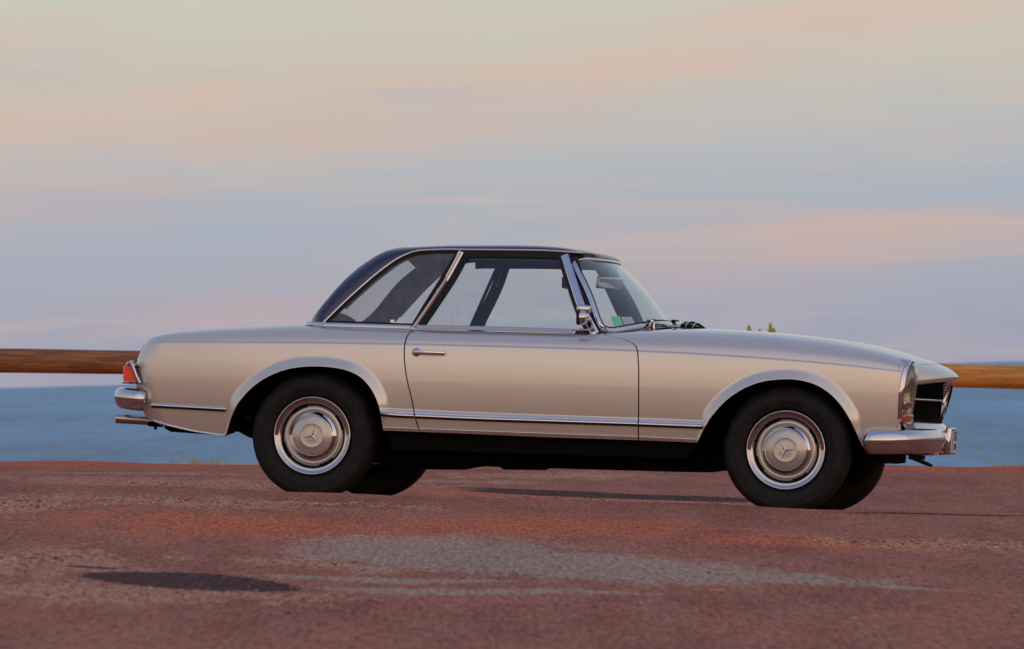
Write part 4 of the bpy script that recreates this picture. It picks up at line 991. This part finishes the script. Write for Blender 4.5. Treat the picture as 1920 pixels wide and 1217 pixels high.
# air intakes: short beige cowls with black chrome-barred mouths, in front of the screen
def intake(y, sgn):
    Mi = Matrix.Translation((1.712, y, .940)) @ Matrix.Diagonal((1, 3.2, 1, 1)) @ Matrix.Rotation(radians(2), 4, 'Y')
    V = []; F = []; n = 17; prof = [(-.085, .006, .000), (-.045, .030, .014), (-.015, .047, .025), (.015, .058, .030), (.045, .064, .034)]
    for (x, hw, h) in prof:
        for k in range(n):
            a = pi*k/(n-1); V.append(Mi @ Vector((x, hw*cos(a), h*sin(a)-.012)))
    for i in range(len(prof)-1):
        for k in range(n-1): F.append((i*n+k, i*n+k+1, (i+1)*n+k+1, (i+1)*n+k))
    o = MB().add(V, F).build('air_intake', MAT['paint'], car, angle=60)
    V = []; F = []; prof = [(.046, .062, .032), (.075, .064, .035), (.105, .058, .030), (.128, .045, .018), (.14, .03, .004)]
    for (x, hw, h) in prof:
        for k in range(n):
            a = pi*k/(n-1); V.append(Mi @ Vector((x, hw*cos(a), h*sin(a)-.012)))
    for i in range(len(prof)-1):
        for k in range(n-1): F.append((i*n+k, i*n+k+1, (i+1)*n+k+1, (i+1)*n+k))
    MB().add(V, F).build('intake_mesh', MAT['under'], o, angle=60)
    b = MB()
    for x, hw, h in ((.076, .066, .037), (.108, .059, .031)):
        b.tube([Mi @ Vector((x, hw*cos(a), h*sin(a)-.012)) for a in np.linspace(.05, pi-.05, 15)], .0022, 6)
    for a in (pi*.82, pi*.18, pi*.5):
        b.tube([Mi @ Vector((x, hw*1.03*cos(a), h*1.05*sin(a)-.012)) for x, hw, h in prof[:-1]], .0018, 6)
    b.tube([Mi @ Vector((.047, .064*cos(a), .034*sin(a)-.012)) for a in np.linspace(.02, pi-.02, 15)], .0022, 6)
    b.build('intake_bars', MAT['chrome'], o)
intake(0, 1)
# wipers parked low, with their spindles
for y in (-.36, .20):
    b = MB(); x0 = 1.655-.212*abs(y/.745)**2.3+.03; z0 = .948-.072*(y/.745)**2
    b.tube([(x0, y, z0-.03), (x0, y, z0+.012)], [.012, .009], 10); o1 = (x0-.03, y+.02, z0+.030)
    b.tube([(x0, y, z0+.010), (x0-.012, y+.03, z0+.026), (x0-.02, y+.22, z0+.030)], .004, 6)
    b.tube([(x0-.024, y-.04, z0+.022), (x0-.022, y+.36, z0+.018)], .0035, 6)
    b.build('wiper', MAT['dark'], car)
    MB().tube([(x0+.004, y-.01, z0-.02), (x0+.004, y-.01, z0+.014)], [.007, .005], 12).box((x0-.006, y+.0, z0+.020), (.014, .014, .008)).build('wiper_cap', MAT['chrome'], car)
b = MB(); b.lathe([(.0, .012), (.008, .010), (.012, .002), (.012, -.010)], 16, Matrix.Translation((1.715, -.14, .955)) @ Matrix.Rotation(pi/2, 4, 'X') @ Matrix.Rotation(pi, 4, 'X')).tube([(1.715, -.14, .93), (1.715, -.14, .955)], .004, 6); b.build('washer_jet', MAT['dark'], car)
# door mirror
ym = -.80
o = MB().box((0, 0, 0), (.062, .020, .010), Matrix.Translation((1.336, -.772, .8865))).build('mirror_foot', MAT['chrome'], DOOR); bevel(o, .004, 2)
Mm = Matrix.Translation((1.372, -.845, .948)) @ Matrix.Rotation(radians(-10), 4, 'Z') @ Matrix.Rotation(radians(90), 4, 'Z')
b = MB(); b.lathe([(0, -.022), (.018, -.020), (.032, -.013), (.039, 0), (.041, .012), (.0385, .014), (.036, .010)], 40, Mm)
DM = b.build('door_mirror', MAT['chrome'], DOOR, angle=50)
MB().lathe([(0, .0095), (.037, .0095)], 40, Mm).build('mirror_glass', simple('mirror_glass', (.7, .72, .72), .02, 1.0), DM)
MB().tube(crom([(1.335, -.772, .889), (1.385, -.79, .889), (1.410, -.815, .906), (1.405, -.84, .935)], 5), .0045, 8).build('mirror_stem', MAT['chrome'], DM)
o = MB().box((0, 0, 0), (.070, .05, .040), Matrix.Translation((1.368, -.835, .990)) @ Matrix.Rotation(radians(6), 4, 'Y')).build('mirror_cap', MAT['chrome'], DM); bevel(o, .012, 3)
o = MB().box((0, 0, 0), (.020, .05, .075), Matrix.Translation((1.343, -.835, .948))).build('mirror_shell', MAT['dark'], DM); bevel(o, .008, 3)
# ---- wheels
def wheel(x, y, sg, starrot, valve):
    """sg = -1: outer face looks towards -y"""
    base = Matrix.Translation((x, y, .318)) @ (Matrix.Rotation(pi, 4, 'Z') if sg < 0 else Matrix.Identity(4))
    prof = [(.150, -.09), (.168, -.080), (.174, -.04), (.165, .02), (.168, .048), (.178, .060), (.196, .066), (.1985, .060)]
    W = MB().lathe(prof, 72, base).build('wheel', MAT['under'], car, angle=40)
    # tyre
    pr = [(.192, .052), (.196, .066), (.208, .078), (.214, .0835), (.217, .0835), (.224, .0875), (.242, .0915), (.246, .0930), (.250, .0922), (.262, .0925), (.276, .0900), (.281, .0905), (.285, .0885), (.294, .0835), (.302, .0765), (.3075, .070), (.311, .060),
          (.3135, .050), (.306, .049), (.306, .044), (.3145, .043), (.3155, .018), (.308, .017), (.308, .012), (.316, .011), (.316, -.011), (.308, -.012), (.308, -.017), (.3155, -.018), (.3145, -.043), (.306, -.044), (.306, -.049), (.3135, -.050), (.311, -.060), (.302, -.0765), (.285, -.0885), (.25, -.0925), (.215, -.085), (.19, -.07)]
    V = []; F = []; n = 144
    for i in range(n):
        a = 2*pi*i/n
        for (r, h) in pr:
            if .290 < r < .3122 and abs(h) > .055: r = r-.0028*(i % 2)*1.0
            px_, pz_ = r*cos(a), r*sin(a); lim = -.306
            if pz_ < lim+.012:
                f = (lim+.012-pz_); pz_ = max(lim, pz_); h = h*(1+.9*f/.3*3 if abs(h) > .07 else 1)
            elif pz_ < -.2: h = h*(1+.06*((-.2-pz_)/.1)) if abs(h) > .07 else h
            V.append(base @ Vector((px_, h, pz_)))
    k = len(pr)
    for i in range(n):
        j = (i+1) % n
        for q in range(k-1): F.append((i*k+q, i*k+q+1, j*k+q+1, j*k+q))
    MB().add(V, F).build('tyre', MAT['tyre'], W, angle=32)
    # bright trim ring, painted disc, hub cap
    MB().lathe([(.193, .060), (.1975, .072), (.1972, .079), (.1950, .0822), (.1915, .0822), (.1880, .0795), (.181, .0738), (.1755, .0700), (.1725, .0690), (.1680, .0700), (.1655, .0680), (.163, .060), (.160, .045), (.1585, .036)], 96, base).build('trim_ring', MAT['ring'], W, angle=60)
    MB().lathe([(.152, .030), (.1545, .038), (.1525, .046), (.146, .0520), (.136, .0545), (.127, .053), (.1215, .047)], 96, base).build('wheel_disc', MAT['hub'], W, angle=60)
    MB().lathe([(.1515, .0335), (.1655, .0335)], 96, base).build('rim_gap', MAT['black'], W)
    for a in (62, 152, 242, 332):
        MB().lathe([(.1465, .0525), (.1515, .0490), (.1550, .0420)], 14, base, radians(a-15), radians(a+15)).build('vent_slot', MAT['black'], W)
    HC = MB().lathe([(.1235, .046), (.1240, .056), (.1228, .0605), (.1200, .0628), (.1120, .0688), (.1045, .0755), (.1022, .0782), (.1008, .0790), (.0998, .0785)], 96, base).build('hub_cap', MAT['chrome'], W, angle=60)
    MB().lathe([(.1000, .0785), (.098, .0800), (.085, .0835), (.0615, .0870), (.0600, .0876), (.0585, .0888), (.0570, .0876), (.0555, .0874), (.03, .0890), (0, .0895)], 96, base).build('hub_cap_face', MAT['hub'], W, angle=60)
    b = MB()
    for a in (0, 120, 240):
        t = radians(a+starrot); t = t if sg > 0 else pi-t
        d = Vector((cos(t), 0, sin(t))); s = Vector((-d.z, 0, d.x)); o0 = Vector((0, .0893, 0))
        pts = [o0+Vector((0, .004, 0)), o0+d*.055+Vector((0, -.0005, 0)), o0+s*.0085+d*.004-Vector((0, .001, 0)), o0-s*.0085+d*.004-Vector((0, .001, 0))]
        b.add([base @ p for p in pts], [(0, 2, 1), (0, 1, 3)])
    b.build('hub_star', MAT['brushed'], W, smooth=False)
    t = radians(valve); t = t if sg > 0 else pi-t
    MB().tube([base @ Vector((.158*cos(t), .045, .158*sin(t))), base @ Vector((.163*cos(t), .066, .163*sin(t)))], .0045, 8).build('valve_stem', MAT['black'], W)
wheel(0, -.742, -1, 75, 22); wheel(2.4, -.742, -1, 5, 165); wheel(0, .742, 1, 20, 80); wheel(2.4, .742, 1, 60, 200)
# ---- wheel housings and underside
for P in (ARR, ARF):
    for sg in (-1, 1):
        V = []; F = []
        for i, p in enumerate(P):
            s = float(S(p[0], p[1]+.002)); V += [(p[0], sg*(s-.001), p[1]), (p[0], sg*(s-.012), p[1]+.002), (p[0], sg*(s-.03), p[1]+.02), (p[0], sg*.50, p[1]+.02)]
        m = len(P)
        for i in range(m-1):
            for k in range(3): F.append((4*i+k, 4*i+k+1, 4*i+5+k, 4*i+4+k))
        F.append(tuple(4*i+3 for i in range(m)))
        MB().add(V, F).build('wheel_housing', MAT['under'], car)
def slab(name, prof, y0, y1, mat, par=None):
    n = len(prof); V = [(x, y0, z) for x, z in prof]+[(x, y1, z) for x, z in prof]
    F = [tuple(range(n)), tuple(range(2*n-1, n-1, -1))]+[(i, (i+1) % n, n+(i+1) % n, n+i) for i in range(n)]
    return MB().add(V, F).build(name, mat, par or car, smooth=False)
slab('underbody', [(-.50, .42), (-.46, .33), (-.40, .300), (-.34, .284), (-.20, .276), (0.05, 0.254), (0.25, 0.194), (0.4, 0.166), (0.534, 0.165), (0.6, 0.18), (0.7, 0.194), (0.905, 0.188), (0.925, 0.176), (0.965, 0.177), (0.985, 0.189), (1.178, 0.19), (1.5, 0.191), (1.84, 0.192), (1.93, 0.206), (2.07, 0.208),
    (2.3, 0.249), (2.6, 0.264), (2.7, 0.282), (2.74, 0.268), (2.78, 0.278), (2.81, 0.266), (2.85, 0.272), (2.852, .315), (2.82, 0.55), (-.50, .56)], -.50, .50, MAT['under'])
slab('floor_pan', [(.38, .345), (.42, .262), (1.90, .262), (1.955, .345), (1.955, .50), (.38, .50)], -.82, .82, MAT['under'])
slab('cabin_tub', [(.30, .50), (1.45, .50), (1.45, .82), (.30, .82)], -.70, .70, MAT['under'])
for sg in (-1, 1):
    slab('inner_wing', [(-.85, .40), (-.47, .33), (-.47, .72), (-.85, .74)], sg*.50, sg*.74, MAT['under'])
    slab('inner_wing', [(2.84, .34), (2.92, .35), (2.90, .70), (2.84, .70)], sg*.50, sg*.70, MAT['under'])
MB().tube([(0, -.66, .30), (0, .66, .30)], .045, 12).tube([(2.4, -.66, .28), (2.4, .66, .28)], .035, 12).build('axles', MAT['under'], car)
MB().tube([(-.40, -.52, .40), (-.40, -.46, .39), (-.2, -.46, .385)], .02, 10).tube([(-.33, -.55, .30), (-.33, -.55, .40)], .010, 8).build('hanger', MAT['dark'], car)
MB().tube([(2.95, -.12, .300), (3.03, -.12, .270), (3.055, -.12, .262)], [.010, .010, .006], 8).box((2.975, -.12, .302), (.08, .05, .022)).build('towing_hook', MAT['dark'], car)
# ------------------------------------------------------------------ plants and loose stones
MAT['grass'] = simple('dry_grass', (.50, .46, .13), .7, var=.4, vscale=40)
MAT['leaf'] = simple('weed_leaf', (.75, .72, .16), .7, var=.35, vscale=30)
MAT['stalk'] = simple('dry_stalk', (.22, .12, .04), .7)
def tuft(x, y, n, h, w, seed, label, group, name='grass_tuft', cat='grass tuft'):
    rs = random.Random(seed); b = MB(); V = []; F = []
    for i in range(n):
        bx, by = rs.gauss(0, w*.45), rs.gauss(0, .12); hh = h*rs.uniform(.4, 1.0); lean = rs.gauss(0, .35)*hh; ly = rs.gauss(0, .25)*hh; wd = rs.uniform(.0025, .005)
        z0 = float(ground_z(x+bx, y+by))-float(ground_z(x, y))
        a = rs.uniform(0, pi); dx, dy = cos(a)*wd, sin(a)*wd; s = len(V)
        V += [(bx-dx, by-dy, z0-.01), (bx+dx, by+dy, z0-.01), (bx+lean*.4+dx*.8, by+ly*.4+dy*.8, z0+hh*.6), (bx+lean*.4-dx*.8, by+ly*.4-dy*.8, z0+hh*.6), (bx+lean, by+ly, z0+hh)]
        F += [(s, s+1, s+2, s+3), (s+3, s+2, s+4)]
    o = mesh(name, V, F, MAT['grass'], smooth=False); o.location = (x, y, float(ground_z(x, y))); return tag(o, label, cat, group)
def atpx(px_, d): return (px_-960)/10667*d
for i, (p, n, h, w) in enumerate([(318, 26, .07, .10), (352, 60, .085, .10), (388, 70, .07, .12), (428, 30, .05, .10), (470, 14, .04, .08)]):
    tuft(atpx(p, 45.1), 45.05, n, h, w, i, ['thin leftmost tuft of dry grass on the bluff edge, below the rear bumper', 'grass tuft on the bluff edge, second from the left below the rear fender', 'tallest and fullest grass tuft on the bluff edge behind the rear fender', 'smaller grass tuft on the bluff edge, just right of the fullest one', 'very low grass tuft on the bluff edge, closest to the rear wheel'][i], 'grass tufts on the left bluff edge')
for i, (p, n, h, w) in enumerate([(1850, 14, .10, .07), (1880, 12, .06, .08), (1908, 10, .06, .06)]):
    tuft(atpx(p, 45.6), 45.5, n, h, w, 20+i, ['tallest sparse weed on the bluff edge right of the number plate', 'low sparse weed on the bluff edge, middle of three at the right', 'low sparse weed on the bluff edge beside the right border'][i], 'thin weeds on the right bluff edge')
def weed(px_, top, seed, label, hd, hw):
    """tall flowering stalk: stem, leaves up the stem and a leafy head"""
    rs = random.Random(seed); d = 43.0; x = atpx(px_, d); z0 = float(ground_z(x, d)); H = top-z0
    e = empty('tall_weed', Matrix.Translation((x, d, z0))); tag(e, label, 'plant', 'tall weeds showing above the bonnet')
    P = [(0, 0, -.02), (.01, 0, H*.4), (-.005, .01, H*.75), (0, 0, H*.99)]
    MB().tube(crom(P, 5), .006, 6).build('stem', MAT['stalk'], e)
    V = []; F = []
    def leaf(c, L, a, up, w):
        s = len(V); d_ = Vector((cos(a)*cos(up), sin(a)*cos(up), sin(up))); t = d_.cross(Vector((0, 0, 1))).normalized()*w
        V.extend([c, c+d_*L*.5+t, c+d_*L, c+d_*L*.5-t]); F.append((s, s+1, s+2, s+3))
    for i in range(60):
        z = rs.uniform(.1, .9)*H; leaf(Vector((0, 0, z)), rs.uniform(.04, .09), rs.uniform(0, 6.28), rs.uniform(-.2, .8), .010)
    for i in range(170):
        t = rs.random()**1.4; z = H-hd*t*1.6; rr = hw*(.35+.65*t)
        leaf(Vector((rs.gauss(0, rr*.25), rs.gauss(0, rr*.25), z)), rr*rs.uniform(.5, 1.0), rs.uniform(0, 6.28), rs.uniform(.0, 1.2), .007)
    MB().add([tuple(v) for v in V], F).build('leaves', MAT['leaf'], e, smooth=False)
def ztop(px_, py_, d): 
    hor = 722-(px_-130)*46/1740; return EYE+(hor-py_)/10667*d
weed(1444, ztop(1444, 606, 43), 1, 'tallest yellow-green weed head above the bonnet', .07, .035)
weed(1404, ztop(1404, 611, 43), 2, 'short yellowish weed head above the bonnet, leftmost', .03, .025)
weed(1424, ztop(1424, 617.5, 43), 3, 'lowest reddish weed tip above the bonnet, in the middle', .03, .02)
weed(1450, ztop(1450, 617, 43), 4, 'low green weed beside the tallest one above the bonnet', .03, .03)
def stone(px_, py_, w, h, mat, label, group=None, seed=0, name='stone', flat=.35):
    # find the ground point seen at this pixel
    hor = 722-(px_-130)*46/1740; best = None
    for d in np.arange(11.8, 27.2, .02):
        x = atpx(px_, d); z = float(ground_z(x, d))-EYE
        if z/d*10667 <= -(py_-hor)+0: best = d
    d = best or 15.; x = atpx(px_, d); rs = random.Random(seed)
    bm = bmesh.new(); bmesh.ops.create_icosphere(bm, subdivisions=2, radius=1)
    for v in bm.verts: v.co *= rs.uniform(.82, 1.1); v.co = Vector((v.co.x*w/2, v.co.y*w*.4, max(-.3, v.co.z)*h/2))
    me = bpy.data.meshes.new(name); bm.to_mesh(me); bm.free(); me.materials.append(mat)
    o = link(name, me); o.location = (x, d, float(ground_z(x, d))+h*.15); return tag(o, label, name.replace('_', ' '), group)
MAT['brick'] = simple('orange_stone', (.52, .20, .10), .8, var=.2, bump=.4)
MAT['pale'] = simple('pale_stone', (.50, .42, .36), .8, var=.2, bump=.4); MAT['darks'] = simple('dark_stone', (.03, .022, .02), .8, var=.2)
stone(1328, 1108, .058, .012, MAT['brick'], 'flat orange chip of stone lying in the right foreground', seed=3, name='stone_chip')
for i, (a, b_) in enumerate([(1203, 1129), (1188, 1131), (1588, 1160)]):
    stone(a, b_, .012, .008, MAT['pale'], ['tiny pale pebble on the red foreground, right one of a close pair', 'tiny pale pebble on the red foreground, left one of a close pair', 'single tiny pale pebble in the right foreground'][i], 'pale pebbles', seed=10+i, name='pebble')
for i, (a, b_) in enumerate([(527, 1151), (1672, 1082), (922, 1087), (77, 1116), (616, 1060), (1316, 1075)]):
    stone(a, b_, .011, .009, MAT['darks'], ['tiny dark pebble in the foreground right of the black tar patch', 'tiny dark pebble on the red ground at the right, below the front bumper', 'tiny dark pebble on the lower edge of the grey dirt patch', 'tiny dark pebble in the left foreground, left of the tar patch', 'tiny dark pebble left of the grey dirt patch, below the rear wheel', 'tiny dark pebble on the grey dirt below the front wheel'][i], 'dark pebbles', seed=20+i, name='pebble')

def gravel():
    """loose grit lying on the ground: thousands of small stones, one object"""
    rs = np.random.RandomState(11); n = 60000
    d = 12.3*(46/12.3)**(rs.rand(n)**.9); x = (rs.rand(n)-.5)*2*.098*d
    dens = .5+.5*np.sin(x*2.3+1.7)*np.sin(d*.9+.6); _sm = fieldmask(x, d); kp = rs.rand(n) < .20+.32*dens+.65*np.clip(_sm[1]*3, 0, 1)+.30*np.clip(_sm[3]*2, 0, 1); d, x = d[kp], x[kp]; n = len(d)
    kp = d < edge_y(x)-.1; d, x = d[kp], x[kp]; n = len(d)
    gm_, sm_, tm_, om_ = fieldmask(x, d); kp = (tm_ < -.05) | (rs.rand(n) < .10); d, x, gm_, sm_, om_ = d[kp], x[kp], gm_[kp], sm_[kp], om_[kp]; n = len(d)
    r = .0015+.0052*rs.rand(n)**2.8; z = ground_z(x, d)
    r = r*(1+.8*np.clip(sm_*3, 0, 1)+.3*np.clip(om_*2, 0, 1))*(.62+.38*np.clip(sm_*3+om_*2+.4, 0, 1)); r = np.where(gm_ > .03, r*.6, r)*.88
    O = np.array([(1, 0, 0), (-1, 0, 0), (0, 1, 0), (0, -1, 0), (0, 0, 1), (0, 0, -.5)], float)
    Fo = np.array([(0, 2, 4), (2, 1, 4), (1, 3, 4), (3, 0, 4), (2, 0, 5), (1, 2, 5), (3, 1, 5), (0, 3, 5)])
    a = rs.rand(n)*6.28; ca, sa = np.cos(a), np.sin(a); sc = np.stack([r*rs.uniform(.8, 1.5, n), r*rs.uniform(.8, 1.6, n), r*rs.uniform(.4, .9, n)], 1)
    P = O[None]*sc[:, None]*rs.uniform(.8, 1.15, (n, 6, 1)); X_ = P[:, :, 0]*ca[:, None]-P[:, :, 1]*sa[:, None]; Y_ = P[:, :, 0]*sa[:, None]+P[:, :, 1]*ca[:, None]
    V = np.stack([X_+x[:, None], Y_+d[:, None], P[:, :, 2]+z[:, None]+.0008], 2).reshape(-1, 3); F = (Fo[None]+np.arange(n)[:, None, None]*6).reshape(-1, 3)
    me = bpy.data.meshes.new('grit'); me.vertices.add(len(V)); me.vertices.foreach_set('co', V.ravel()); me.loops.add(F.size); me.loops.foreach_set('vertex_index', F.ravel())
    me.polygons.add(len(F)); me.polygons.foreach_set('loop_start', np.arange(0, F.size, 3)); me.polygons.foreach_set('loop_total', np.full(len(F), 3)); me.update(calc_edges=True)
    at = me.attributes.new('tint', 'FLOAT', 'POINT'); at.data.foreach_set('value', np.repeat(rs.rand(n), 6).astype('f'))
    az_ = me.attributes.new('zone', 'FLOAT', 'POINT'); az_.data.foreach_set('value', np.repeat(np.clip(gm_*4, 0, 1), 6).astype('f'))
    m, nn, b = material('grit_stone'); t = nn.node('ShaderNodeAttribute', attribute_name='tint').outputs['Fac']
    cc = nn.node('ShaderNodeAttribute', attribute_name='zone').outputs['Fac']
    nn.put(b.inputs['Base Color'], nn.mix(nn.math('MULTIPLY', cc, .7), nn.ramp(t, [(0, (.13, .05, .035)), (.12, (.30, .10, .06)), (.5, (.40, .14, .085)), (.8, (.55, .28, .17)), (1, (.68, .52, .40))]), (.44, .36, .27))); b.inputs['Roughness'].default_value = .8; b.inputs['Specular IOR Level'].default_value = .1
    me.materials.append(m); tag(link('grit', me), 'loose red, brown and pale grit scattered over the parking ground', 'grit', kind='stuff')
gravel()
